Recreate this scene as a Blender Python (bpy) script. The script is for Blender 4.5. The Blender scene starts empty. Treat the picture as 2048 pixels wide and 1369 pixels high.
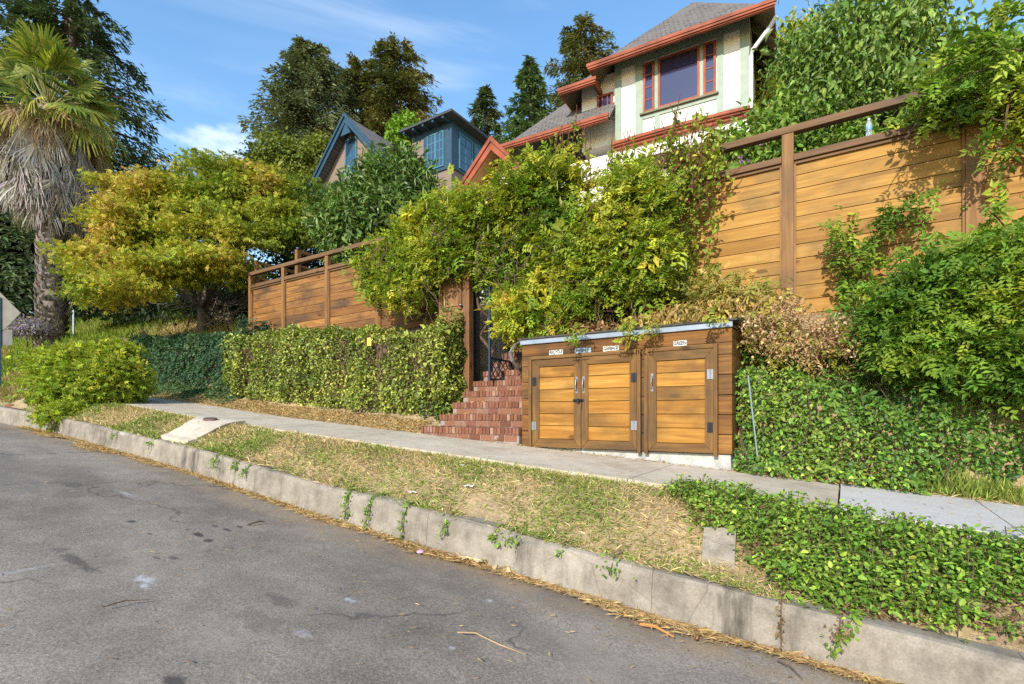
import bpy, math, random
import numpy as np
from mathutils import Vector
C = bpy.context.scene.collection
SC = bpy.context.scene
rad = math.radians
RNG = np.random.default_rng(7)
random.seed(7)

# ------------------------------------------------------------------ frames
# street frame: u runs along the kerb (downhill, towards the viewer's right), v away from the road, z up; eye level z = 0
TH = rad(33.05)      # street frame
HTH = rad(29.3)      # house frame

def w3(p, th=TH):
    u, v, z = p
    c, s = math.cos(th), math.sin(th)
    return (c*u+s*v, -s*u+c*v, z)

def pv(px, py, v, th=TH):
    c, s = math.cos(th), math.sin(th)
    a = (px-1024)/1024; b = (830-py)/1024
    Y = v/(s*a+c)
    return Y*(c*a-s), b*Y

def px3(px, py, Y):
    return ((px-1024)/1024*Y, Y, (830-py)/1024*Y)

# ------------------------------------------------------------------ camera, sky, sun, exposure
cam = bpy.data.cameras.new('camera')
cam.lens = 18.0; cam.sensor_width = 36.0; cam.shift_y = 145.5/2048
cam.clip_start = 0.05; cam.clip_end = 2000
co = bpy.data.objects.new('camera', cam); C.objects.link(co)
co.location = (0, 0, 0); co.rotation_euler = (rad(90), 0, 0)
SC.camera = co

SUN_EL = rad(29); SUN_A = rad(-6)
_d = (math.sin(SUN_A)*math.cos(SUN_EL), math.cos(SUN_A)*math.cos(SUN_EL), -math.sin(SUN_EL))
SUN_D = Vector(w3(_d))
sl = bpy.data.lights.new('sun', 'SUN'); sl.energy = 3.5; sl.angle = rad(0.5); sl.color = (1, .94, .84)
so = bpy.data.objects.new('sun', sl); C.objects.link(so)
so.rotation_euler = SUN_D.to_track_quat('-Z', 'Y').to_euler()
so.location = (-6, -10, 20)

world = bpy.data.worlds.new('World'); SC.world = world; world.use_nodes = True
wt = world.node_tree; wt.nodes.clear()
wo = wt.nodes.new('ShaderNodeOutputWorld'); bg = wt.nodes.new('ShaderNodeBackground')
sky = wt.nodes.new('ShaderNodeTexSky'); sky.sky_type = 'NISHITA'; sky.sun_disc = False
sky.sun_elevation = SUN_EL; sky.sun_rotation = math.atan2(-SUN_D.x, -SUN_D.y)
sky.air_density = 1.3; sky.dust_density = 0.2; sky.ozone_density = 1.6; sky.altitude = 100
bg.inputs['Strength'].default_value = 0.15
tc = wt.nodes.new('ShaderNodeTexCoord')
def wnoise(scale, rot, loc, detail, dist=0.0):
    mp = wt.nodes.new('ShaderNodeMapping'); mp.inputs['Scale'].default_value = scale
    mp.inputs['Rotation'].default_value = rot; mp.inputs['Location'].default_value = loc
    nz = wt.nodes.new('ShaderNodeTexNoise'); nz.inputs['Scale'].default_value = 1; nz.inputs['Detail'].default_value = detail
    nz.inputs['Roughness'].default_value = .55; nz.inputs['Distortion'].default_value = dist
    wt.links.new(tc.outputs['Generated'], mp.inputs['Vector']); wt.links.new(mp.outputs['Vector'], nz.inputs['Vector'])
    return nz.outputs['Fac']
def wramp(f, a, b, hi=1.0):
    mr = wt.nodes.new('ShaderNodeMapRange'); mr.interpolation_type = 'SMOOTHSTEP'
    for k, x in zip(('From Min', 'From Max', 'To Min', 'To Max'), (a, b, 0, hi)): mr.inputs[k].default_value = x
    wt.links.new(f, mr.inputs['Value']); return mr.outputs['Result']
def wmath(op, a, b):
    m = wt.nodes.new('ShaderNodeMath'); m.operation = op; m.use_clamp = True
    wt.links.new(a, m.inputs[0])
    if isinstance(b, float): m.inputs[1].default_value = b
    else: wt.links.new(b, m.inputs[1])
    return m.outputs[0]
cirrus = wramp(wnoise((1.6, 1.6, 11), (0, rad(14), 0), (2.1, 0, .4), 5, .6), .5, .82, .3)
# a small white cloud low between the cedar and the far trees
cdir = Vector(px3(455, 302, 1.0)).normalized()
vs = wt.nodes.new('ShaderNodeVectorMath'); vs.operation = 'SUBTRACT'; vs.inputs[1].default_value = cdir
wt.links.new(tc.outputs['Generated'], vs.inputs[0])
vm = wt.nodes.new('ShaderNodeVectorMath'); vm.operation = 'MULTIPLY'; vm.inputs[1].default_value = (11, 11, 24)
wt.links.new(vs.outputs[0], vm.inputs[0])
vl = wt.nodes.new('ShaderNodeVectorMath'); vl.operation = 'LENGTH'; wt.links.new(vm.outputs[0], vl.inputs[0])
blob = wmath('SUBTRACT', wnoise((14, 14, 26), (0, 0, 0), (0, 0, 0), 5), wmath('MULTIPLY', vl.outputs['Value'], .42))
cum = wramp(blob, .12, .42, .62)
cl = wmath('MAXIMUM', cirrus, cum)
hs = wt.nodes.new('ShaderNodeHueSaturation'); hs.inputs['Saturation'].default_value = 1.2; hs.inputs['Value'].default_value = 1.1
wt.links.new(sky.outputs[0], hs.inputs['Color'])
mx = wt.nodes.new('ShaderNodeMix'); mx.data_type = 'RGBA'; mx.inputs[7].default_value = (4.6, 5.0, 5.4, 1)
wt.links.new(cl, mx.inputs[0]); wt.links.new(hs.outputs[0], mx.inputs[6])
wt.links.new(mx.outputs[2], bg.inputs['Color']); wt.links.new(bg.outputs[0], wo.inputs[0])

SC.view_settings.view_transform = 'Standard'; SC.view_settings.look = 'None'
SC.view_settings.exposure = 0.82; SC.view_settings.gamma = 1
SC.cycles.max_bounces = 8; SC.cycles.transparent_max_bounces = 8; SC.cycles.diffuse_bounces = 3
SC.cycles.glossy_bounces = 3; SC.cycles.transmission_bounces = 6
SC.cycles.use_denoising = False; SC.cycles.denoiser = 'OPENIMAGEDENOISE'

# ------------------------------------------------------------------ scene objects
BASE = {}
FR = {}
def thing(name, label, cat, base=(0, 0, 0), th=TH, group=None):
    o = bpy.data.objects.new(name, None); C.objects.link(o)
    o.empty_display_size = .2
    o.location = w3(base, th); o.rotation_euler = (0, 0, -th)
    BASE[o.name] = base; FR[o.name] = th
    o['label'] = label; o['category'] = cat
    if group: o['group'] = group
    return o

class MB:
    """collects shapes in frame coordinates; one object when linked"""
    def __init__(s): s.v = []; s.f = []
    def add(s, vs, fs):
        n = len(s.v); s.v += [tuple(map(float, p)) for p in vs]; s.f += [tuple(i+n for i in f) for f in fs]; return s
    def box(s, u0, u1, v0, v1, z0, z1):
        return s.add([(u0,v0,z0),(u1,v0,z0),(u1,v1,z0),(u0,v1,z0),(u0,v0,z1),(u1,v0,z1),(u1,v1,z1),(u0,v1,z1)],
                     [(0,3,2,1),(4,5,6,7),(0,1,5,4),(1,2,6,5),(2,3,7,6),(3,0,4,7)])
    def hexa(s, p):   # eight corners, bottom four then top four, both counter-clockwise from above
        return s.add(p, [(0,3,2,1),(4,5,6,7),(0,1,5,4),(1,2,6,5),(2,3,7,6),(3,0,4,7)])
    def prism(s, poly, v0, v1):   # polygon in (u,z) pushed from v0 to v1
        n = len(poly)
        vs = [(u, v0, z) for u, z in poly]+[(u, v1, z) for u, z in poly]
        fs = [tuple(range(n)), tuple(reversed(range(n, 2*n)))]
        fs += [((i+1) % n, i, i+n, (i+1) % n+n) for i in range(n)]
        return s.add(vs, fs)
    def slab(s, poly, z0, z1):    # polygon in (u,v), z may be a function
        n = len(poly); g0 = z0 if callable(z0) else (lambda u, v: z0); g1 = z1 if callable(z1) else (lambda u, v: z1)
        vs = [(u, v, g0(u, v)) for u, v in poly]+[(u, v, g1(u, v)) for u, v in poly]
        fs = [tuple(reversed(range(n))), tuple(range(n, 2*n))]
        fs += [(i, (i+1) % n, (i+1) % n+n, i+n) for i in range(n)]
        return s.add(vs, fs)
    def tube(s, pts, rs, n=8, cap=True):
        pts = [Vector(p) for p in pts]
        if not hasattr(rs, '__len__'): rs = [rs]*len(pts)
        vs = []; ref = Vector((0.13, 0.21, .97))
        for i, p in enumerate(pts):
            t = (pts[min(i+1, len(pts)-1)]-pts[max(i-1, 0)]).normalized()
            r = ref if abs(t.dot(ref)) < .95 else Vector((1, 0, 0))
            a = t.cross(r).normalized(); b = t.cross(a)
            for k in range(n):
                q = 2*math.pi*k/n
                vs.append(p+(a*math.cos(q)+b*math.sin(q))*rs[i])
        fs = []
        for i in range(len(pts)-1):
            for k in range(n):
                k2 = (k+1) % n
                fs.append((i*n+k, i*n+k2, (i+1)*n+k2, (i+1)*n+k))
        if cap: fs += [tuple(reversed(range(n))), tuple(range((len(pts)-1)*n, len(pts)*n))]
        return s.add(vs, fs)
    def lathe(s, c, prof, n=20):   # (r,z) profile round a vertical axis at c
        vs = []; fs = []
        for r, z in prof:
            for k in range(n):
                q = 2*math.pi*k/n; vs.append((c[0]+r*math.cos(q), c[1]+r*math.sin(q), c[2]+z))
        for i in range(len(prof)-1):
            for k in range(n):
                k2 = (k+1) % n; fs.append((i*n+k, i*n+k2, (i+1)*n+k2, (i+1)*n+k))
        fs += [tuple(reversed(range(n))), tuple(range((len(prof)-1)*n, len(prof)*n))]
        return s.add(vs, fs)
    def grid(s, fn, na, nb):       # fn(a,b) with a,b in 0..1
        vs = [fn(i/na, j/nb) for j in range(nb+1) for i in range(na+1)]
        fs = [(j*(na+1)+i, j*(na+1)+i+1, (j+1)*(na+1)+i+1, (j+1)*(na+1)+i) for j in range(nb) for i in range(na)]
        return s.add(vs, fs)

def link_mesh(name, verts, faces, m, parent=None, th=TH, base=None, smooth=False, bevel=0, label=None, col=None, flat_faces=None):
    me = bpy.data.meshes.new(name)
    if parent is not None:
        base = BASE[parent.name]; th = FR[parent.name]
    if base is None: base = (0, 0, 0)
    va = np.asarray(verts, np.float32).reshape(-1, 3)-np.asarray(base, np.float32)
    if flat_faces is None:
        lens = np.fromiter((len(f) for f in faces), np.int32, len(faces))
        loops = np.fromiter((i for f in faces for i in f), np.int32, int(lens.sum()))
    else:
        loops, lens = flat_faces
    me.vertices.add(len(va)); me.vertices.foreach_set('co', va.ravel())
    me.loops.add(len(loops)); me.loops.foreach_set('vertex_index', loops)
    me.polygons.add(len(lens))
    st = np.zeros(len(lens), np.int32); st[1:] = np.cumsum(lens)[:-1]
    me.polygons.foreach_set('loop_start', st)
    me.polygons.foreach_set('use_smooth', np.full(len(lens), bool(smooth)))
    if col is not None:
        at = me.attributes.new('tint', 'FLOAT_COLOR', 'FACE')
        c4 = np.ones((len(lens), 4), np.float32); c4[:, :3] = col
        at.data.foreach_set('color', c4.ravel())
    me.update(calc_edges=True); me.validate()
    if m is not None: me.materials.append(m)
    o = bpy.data.objects.new(name, me); C.objects.link(o)
    BASE[o.name] = base; FR[o.name] = th
    if parent is not None: o.parent = parent
    else:
        o.location = w3(base, th); o.rotation_euler = (0, 0, -th)
    if bevel:
        b = o.modifiers.new('b', 'BEVEL'); b.width = bevel; b.segments = 2; b.limit_method = 'ANGLE'
    if label: o['label'] = label
    return o
def part(name, mb, m, parent, **k): return link_mesh(name, mb.v, mb.f, m, parent, **k)
def solo(name, mb, m, label, cat, base=(0, 0, 0), th=TH, group=None, **k):
    o = link_mesh(name, mb.v, mb.f, m, None, th, base, **k)
    o['label'] = label; o['category'] = cat
    if group: o['group'] = group
    return o
def struct(name, mb, m, **k):
    o = link_mesh(name, mb.v, mb.f, m, None, TH, **k); o['kind'] = 'structure'; return o

# ------------------------------------------------------------------ materials
class NT:
    def __init__(s, name, rough=.8, spec=.3):
        s.m = bpy.data.materials.new(name); s.m.use_nodes = True; s.t = s.m.node_tree
        s.b = s.t.nodes['Principled BSDF']; s.b.inputs['Roughness'].default_value = rough
        s.b.inputs['Specular IOR Level'].default_value = spec
        s.co = None
    def n(s, t): return s.t.nodes.new(t)
    def l(s, a, b): s.t.links.new(a, b)
    def obj(s):
        if s.co is None: s.co = s.n('ShaderNodeTexCoord').outputs['Object']
        return s.co
    def island(s): return s.n('ShaderNodeNewGeometry').outputs['Random Per Island']
    def mapv(s, scale=(1, 1, 1), loc=None, vec=None):
        m = s.n('ShaderNodeMapping'); m.inputs['Scale'].default_value = scale
        if loc is not None:
            if isinstance(loc, tuple): m.inputs['Location'].default_value = loc
            else: s.l(loc, m.inputs['Location'])
        s.l(vec or s.obj(), m.inputs['Vector']); return m.outputs[0]
    def noise(s, scale=1, detail=4, rough=.55, vec=None, dist=0):
        z = s.n('ShaderNodeTexNoise'); z.inputs['Scale'].default_value = scale; z.inputs['Detail'].default_value = detail
        z.inputs['Roughness'].default_value = rough; z.inputs['Distortion'].default_value = dist
        s.l(vec or s.obj(), z.inputs['Vector']); return z.outputs['Fac']
    def vor(s, scale=1, vec=None, feat='F1', out='Distance'):
        z = s.n('ShaderNodeTexVoronoi'); z.feature = feat; z.inputs['Scale'].default_value = scale
        s.l(vec or s.obj(), z.inputs['Vector']); return z.outputs[out]
    def mr(s, f, a, b, lo=0., hi=1., smooth=True):
        m = s.n('ShaderNodeMapRange'); m.interpolation_type = 'SMOOTHSTEP' if smooth else 'LINEAR'
        for k, x in zip(('From Min', 'From Max', 'To Min', 'To Max'), (a, b, lo, hi)): m.inputs[k].default_value = x
        s.l(f, m.inputs['Value']); return m.outputs['Result']
    def math(s, op, a, b=None):
        m = s.n('ShaderNodeMath'); m.operation = op
        for i, x in enumerate((a, b)):
            if x is None: continue
            if isinstance(x, (int, float)): m.inputs[i].default_value = x
            else: s.l(x, m.inputs[i])
        return m.outputs[0]
    def mix(s, f, a, b, mode='MIX'):
        m = s.n('ShaderNodeMix'); m.data_type = 'RGBA'; m.blend_type = mode
        for i, x in ((0, f), (6, a), (7, b)):
            if isinstance(x, (int, float)): m.inputs[i].default_value = x
            elif isinstance(x, tuple): m.inputs[i].default_value = (*x, 1)
            else: s.l(x, m.inputs[i])
        return m.outputs[2]
    def ramp(s, f, stops):
        r = s.n('ShaderNodeValToRGB'); e = r.color_ramp.elements
        while len(e) < len(stops): e.new(.5)
        for k, (p, c) in zip(e, stops): k.position = p; k.color = (*c, 1)
        s.l(f, r.inputs[0]); return r.outputs[0]
    def col(s, c):
        if isinstance(c, tuple): s.b.inputs['Base Color'].default_value = (*c, 1)
        else: s.l(c, s.b.inputs['Base Color'])
        return s
    def bump(s, h, strength=.3, dist=.01):
        b = s.n('ShaderNodeBump'); b.inputs['Strength'].default_value = strength; b.inputs['Distance'].default_value = dist
        s.l(h, b.inputs['Height']); s.l(b.outputs[0], s.b.inputs['Normal']); return s
    def sep(s, vec=None):
        x = s.n('ShaderNodeSeparateXYZ'); s.l(vec or s.obj(), x.inputs[0]); return x.outputs

def plain(name, c, rough=.6, spec=.4, metal=0, vary=.12, scale=6):
    t = NT(name, rough, spec); t.b.inputs['Metallic'].default_value = metal
    f = t.noise(scale, 5)
    t.col(t.mix(t.mr(f, .3, .7), tuple(x*(1-vary) for x in c), tuple(min(1, x*(1+vary)) for x in c)))
    return t.m

def wood(name, axis, lo, mid, hi, stain=(.05, .03, .015), stain_amt=.6, rough=.7):
    t = NT(name, rough, .25)
    isl = t.island()
    off = t.n('ShaderNodeCombineXYZ'); k = t.math('MULTIPLY', isl, 37.0)
    t.l(k, off.inputs[0]); t.l(t.math('MULTIPLY', isl, 91.0), off.inputs[1]); t.l(t.math('MULTIPLY', isl, 53.0), off.inputs[2])
    sc = [9., 9., 9.]; sc[axis] = .55
    vec = t.mapv(tuple(sc), off.outputs[0])
    grain = t.noise(1.6, 6, .6, vec, 1.2)
    sc2 = [70., 70., 70.]; sc2[axis] = 1.6
    fine = t.noise(1, 3, .6, t.mapv(tuple(sc2), off.outputs[0]))
    base = t.ramp(t.math('ADD', t.math('MULTIPLY', grain, .75), t.math('MULTIPLY', fine, .25)), [(.3, lo), (.5, mid), (.68, hi)])
    # board to board tone
    base = t.mix(1.0, base, t.ramp(isl, [(0, (.62, .58, .54)), (.2, (1.05, 1.0, .92)), (.4, (.82, .8, .78)), (.6, (1.15, 1.14, 1.1)), (.8, (.78, .7, .62)), (1, (1.25, 1.25, 1.2))]), 'MULTIPLY')
    ks = [3.6, 3.6, 3.6]; ks[axis] = 1.5
    kn = t.vor(1, t.mapv(tuple(ks), off.outputs[0]))
    base = t.mix(t.mr(kn, .15, .06, 0, .85), base, tuple(x*.45 for x in lo))
    big = t.noise(1.1, 5, .6, t.mapv((1, 1, 1.6), off.outputs[0]))
    big2 = t.noise(.9, 4, .6)
    st = t.mr(t.math('ADD', t.math('MULTIPLY', big, .6), t.math('MULTIPLY', big2, .4)), .45, .64, 0, stain_amt)
    base = t.mix(st, base, stain)
    t.col(base); t.bump(t.math('ADD', grain, fine), .25, .004)
    return t.m

def leafmat(name, rough=.5, trans=.35, spec=.35):
    t = NT(name, rough, spec)
    a = t.n('ShaderNodeAttribute'); a.attribute_name = 'tint'
    c = a.outputs['Color']; t.col(c)
    tr = t.n('ShaderNodeBsdfTranslucent'); t.l(t.mix(1.0, c, (1.25, 1.3, .6), 'MULTIPLY'), tr.inputs['Color'])
    ms = t.n('ShaderNodeMixShader'); ms.inputs[0].default_value = trans
    out = t.t.nodes['Material Output']
    t.l(t.b.outputs[0], ms.inputs[1]); t.l(tr.outputs[0], ms.inputs[2]); t.l(ms.outputs[0], out.inputs[0])
    return t.m

LEAF = leafmat('leaf', .62, .3, .25); GLOSS = leafmat('glossy_leaf', .45, .22, .4); NEEDLE = leafmat('needle', .75, .15, .15)
DRY = leafmat('dry_leaf', .85, .25, .1); GRASS = leafmat('grass_blade', .8, .25, .1)

def bark(name, a, b, sc=6):
    t = NT(name, .9, .15); f = t.noise(1, 6, .65, t.mapv((sc*2, sc*2, sc*.4)))
    t.col(t.ramp(f, [(.3, a), (.7, b)])); t.bump(f, .6, .03); return t.m
BARK = bark('bark', (.05, .035, .025), (.16, .12, .09))
BARKG = bark('grey_bark', (.08, .07, .06), (.24, .21, .18))
TWIG = bark('twig', (.06, .04, .025), (.17, .11, .07), 20)

# ------------------------------------------------------------------ foliage
KITE = (np.array([(0,0,0),(-.3,.42,.07),(0,1,-.08),(.3,.42,.07)]), [(0,1,2),(0,2,3)])
SPRAY = (np.array([(0,0,0),(-.15,.35,.03),(-.06,.8,-.03),(0,1,-.12),(.05,.75,-.05),(.16,.3,.02)]), [(0,1,2,3),(0,3,4,5)])
OVAL = (np.array([(0,0,0),(0,.5,.02),(0,1,-.16),(-.27,.25,.08),(-.25,.66,.05),(.27,.25,.08),(.25,.66,.05)]),
        [(0,1,4,3),(1,2,4),(0,5,6,1),(1,6,2)])
OVALN = (OVAL[0]*np.array([.72, 1, 1.25]), OVAL[1])
LANCE = (np.array([(0,0,0),(0,.5,.03),(0,1,-.2),(-.14,.3,.06),(-.12,.66,.04),(.14,.3,.06),(.12,.66,.04)]),
        [(0,1,4,3),(1,2,4),(0,5,6,1),(1,6,2)])
BLADE = (np.array([(-.5,0,0),(.5,0,0),(.35,.6,.06),(0,1,.0)]), [(0,1,2,3)])
STRIP = (np.array([(-.5,0,0),(.5,0,0),(.45,.5,.1),(.1,1,-.1),(-.4,.5,.1)]), [(0,1,2,3,4)])
def _palm():
    vs = [(0,0,0)]; fs = []
    for k, (a, l) in enumerate(((-1.25, .6), (-.62, .88), (0, 1.), (.62, .88), (1.25, .6))):
        i = len(vs); w = .2
        vs += [(l*.55*math.sin(a-w*1.3), l*.55*math.cos(a-w*1.3), .04), (l*math.sin(a), l*math.cos(a), -.1), (l*.55*math.sin(a+w*1.3), l*.55*math.cos(a+w*1.3), .04)]
        fs.append((0, i, i+1, i+2))
    return np.array(vs), fs
MAPLE = _palm()
def _pinnate(n=5, w=.16, L=.36, seed=0):
    rg = np.random.default_rng(seed); L0 = L
    vs = []; fs = []
    def leaflet(bx, by, bz, dx, dy):
        dx += rg.normal()*.18; dy += rg.normal()*.2; L = L0*rg.uniform(.75, 1.15); dz = rg.uniform(-.16, .04)
        i = len(vs); d = math.hypot(dx, dy); dx /= d; dy /= d; px_, py_ = -dy, dx
        tip = (bx+dx*L, by+dy*L, bz+dz)
        vs.extend([(bx, by, bz), (bx+dx*L*.42+px_*w*.5, by+dy*L*.42+py_*w*.5, bz+.015), tip, (bx+dx*L*.42-px_*w*.5, by+dy*L*.42-py_*w*.5, bz+.015)])
        fs.extend([(i, i+1, i+2), (i, i+2, i+3)])
    for k in range(n):
        y = .16+.68*k/(n-1); z = -.3*y*y
        leaflet(.0, y, z, .9, .45); leaflet(.0, y, z, -.9, .45)
    leaflet(0, .86, -.24, 0, 1)
    return np.array(vs), fs
PINNS = [_pinnate(4, .21, .42, 1), _pinnate(4, .19, .46, 2), _pinnate(5, .18, .38, 3), _pinnate(3, .24, .5, 4)]

def unit(a): return a/np.maximum(np.linalg.norm(a, axis=1, keepdims=True), 1e-9)
def rnd(n, k=3): return RNG.normal(size=(n, k))
_W = {}
def sn(p, scale, seed):
    """smooth pseudo noise about -1..1"""
    if seed not in _W:
        r = np.random.default_rng(1000+seed); _W[seed] = (r.normal(size=(7, 3)), r.uniform(0, 6.28, 7))
    k, ph = _W[seed]
    return np.sin(np.asarray(p)@k.T/scale+ph).mean(1)*1.9

class Fol:
    def __init__(s): s.V = []; s.L = []; s.N = []; s.C = []; s.nv = 0
    def add(s, tpl, P, T, Nn, S, col, W=None):
        """leaves at P, tip direction T, upward side Nn, length S, colour col; W = width factor"""
        tv, tf = tpl; n = len(P)
        if n == 0: return s
        S = np.broadcast_to(np.asarray(S, float), (n,))
        W = S if W is None else np.broadcast_to(np.asarray(W, float), (n,))
        T = unit(T); X = unit(np.cross(T, Nn)); Z = np.cross(X, T)
        v = (P[:, None, :]+(tv[None, :, 0:1]*W[:, None, None])*X[:, None, :]+(tv[None, :, 1:2]*S[:, None, None])*T[:, None, :]
             +(tv[None, :, 2:3]*S[:, None, None])*Z[:, None, :])
        k = len(tv); lo = np.array([i for f in tf for i in f], np.int64); ln = np.array([len(f) for f in tf], np.int64)
        off = s.nv+np.arange(n)*k
        s.V.append(v.reshape(-1, 3)); s.L.append((off[:, None]+lo[None, :]).ravel()); s.N.append(np.tile(ln, n))
        s.C.append(np.repeat(np.clip(col, 0, 1), len(tf), 0)); s.nv += n*k
        return s
    def out(s, name, m, parent=None, **k):
        V = np.concatenate(s.V); L = np.concatenate(s.L).astype(np.int32); N = np.concatenate(s.N).astype(np.int32); Cc = np.concatenate(s.C)
        return link_mesh(name, V, None, m, parent, col=Cc, flat_faces=(L, N), **k)

def pal(P, stops, patch=.5, scale=.6, seed=0, jit=.22):
    """leaf colour: mixes between the stops by patches and by leaf"""
    n = len(P); st = np.array(stops, float)
    f = .5+.5*(patch*sn(P, scale, seed+31)+(1-patch)*RNG.uniform(-1, 1, n))
    f = np.clip(f, 0, .9999)*(len(st)-1); i = f.astype(int); w = (f-i)[:, None]
    c = st[i]*(1-w)+st[i+1]*w
    return c*np.exp(RNG.normal(size=(n, 1))*jit)*np.exp(RNG.normal(size=(n, 3))*.06)

def ellipsoids(blobs, n, shell=.35, up_bias=.0):
    """points in the outer shell of ellipsoids; returns point and outward direction"""
    B = np.array(blobs, float); a = (B[:, 3]*B[:, 4]+B[:, 3]*B[:, 5]+B[:, 4]*B[:, 5]); k = RNG.choice(len(B), n, p=a/a.sum())
    d = unit(rnd(n)+np.array([0, 0, up_bias])); r = 1-shell*RNG.uniform(0, 1, n)**1.6
    P = B[k, :3]+d*B[k, 3:6]*r[:, None]
    O = unit(d/B[k, 3:6])
    return P, O
def pblobs(lst):
    """ellipsoids given where they are seen and how far off: px, py, Y, half width px, half height px, half depth m"""
    out = []
    for px, py, Y, rx, rz, ry in lst:
        X, Yy, Z = px3(px, py, Y); out.append((X, Yy, Z, rx*Y/1024, ry, rz*Y/1024))
    return out
def clumps(P, O, per, sig, flat=1.0):
    n = len(P); Q = np.repeat(P, per, 0); D = np.repeat(O, per, 0)
    s = rnd(n*per)*sig; s[:, 2] *= flat
    return Q+s, D
def inpoly(x, y, poly):
    r = np.zeros(len(x), bool); j = len(poly)-1
    for i in range(len(poly)):
        xi, yi = poly[i]; xj, yj = poly[j]
        m = ((yi > y) != (yj > y)) & (x < (xj-xi)*(y-yi)/((yj-yi) or 1e-9)+xi); r ^= m; j = i
    return r
def polypts(poly, n):
    p = np.array(poly); lo, hi = p.min(0), p.max(0); X = np.zeros((0, 2))
    while len(X) < n:
        q = RNG.uniform(lo, hi, (n*2, 2)); X = np.concatenate([X, q[inpoly(q[:, 0], q[:, 1], poly)]])
    return X[:n]
def branch(p0, p1, n=6, sag=0, wob=.05, r0=.05, r1=.01):
    p0, p1 = np.array(p0, float), np.array(p1, float); L = np.linalg.norm(p1-p0); pts = []
    for i in range(n+1):
        t = i/n; q = p0+(p1-p0)*t; q[2] -= sag*4*t*(1-t)*L
        if 0 < i < n: q = q+RNG.normal(size=3)*wob*L*.5
        pts.append(q)
    return pts, [r0+(r1-r0)*i/n for i in range(n+1)]
# ------------------------------------------------------------------ ground heights
def _i(xs, ys): return lambda u: np.interp(u, xs, ys)
road_z = _i([-90, -60, -15.6, -11.15, -7.15, -4.47, -1.81, -.31, 3, 40], [4.5, 2.6, -.165, -.44, -.77, -1.05, -1.275, -1.385, -1.63, -4.4])
side_z = _i([-90, -60, -20, -15.3, -12, -9, -1.018, 1.26, 40], [5.4, 3.5, .8, .46, .2, -.068, -.627, -.786, -3.5])
bank_z = _i([-90, -30, -14, -6, -3, 5, 40], [6.5, 2.6, 2.0, 1.55, 1.25, 1.15, -1.5])
KV = 3.32      # foot of the kerb face
_ch = _i([-30, -3, 0, 1.2, 12], [.325, .325, .295, .275, .27])
def curb_z(u): return road_z(u)+_ch(u)
def terrain(u, v):
    s = side_z(u); b = bank_z(u); c = curb_z(u)
    lf = np.clip((-17.6-u)/2.6, 0, 1); lf = lf*lf*(3-2*lf)
    main = np.interp(v, [3.5, 4.40, 4.44], [0, 1, 1])*(s-.05-(c+.004))+(c+.004)
    bulge = .10*np.sin(np.clip((v-3.5)/.94, 0, 1)*np.pi)
    main = main+bulge
    right = np.clip((u+5)/1.5, 0, 1)
    w1 = np.interp(v, [4.44, 5.9, 6.1, 6.5, 6.9, 7.45], [0, 0, .06, .16, .3, 1]); w2 = np.interp(v, [4.44, 5.9, 6.05, 6.3, 6.6, 7.3], [0, 0, .03, .15, .5, 1])
    w = w1*(1-right)+w2*right
    prof = np.where(v > 4.44, s-.05+(b-s)*w, main)
    up = np.interp(v, [7.45, 9, 12, 20, 50, 120], [0, .75, 1.9, 5.0, 15, 30])
    prof = prof+up
    lz = c-.03+np.interp(v, [3.45, 4.2, 6, 8.5], [0, .12, 1.85, 2.6])+up
    z = prof*(1-lf)+np.maximum(lz, prof)*lf
    st = (u > -5.75) & (u < -3.74) & (v > 5.9) & (v < 9.8)
    z = np.where(st, np.minimum(z, -.55+(v-5.95)*.62), z)
    return z

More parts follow.
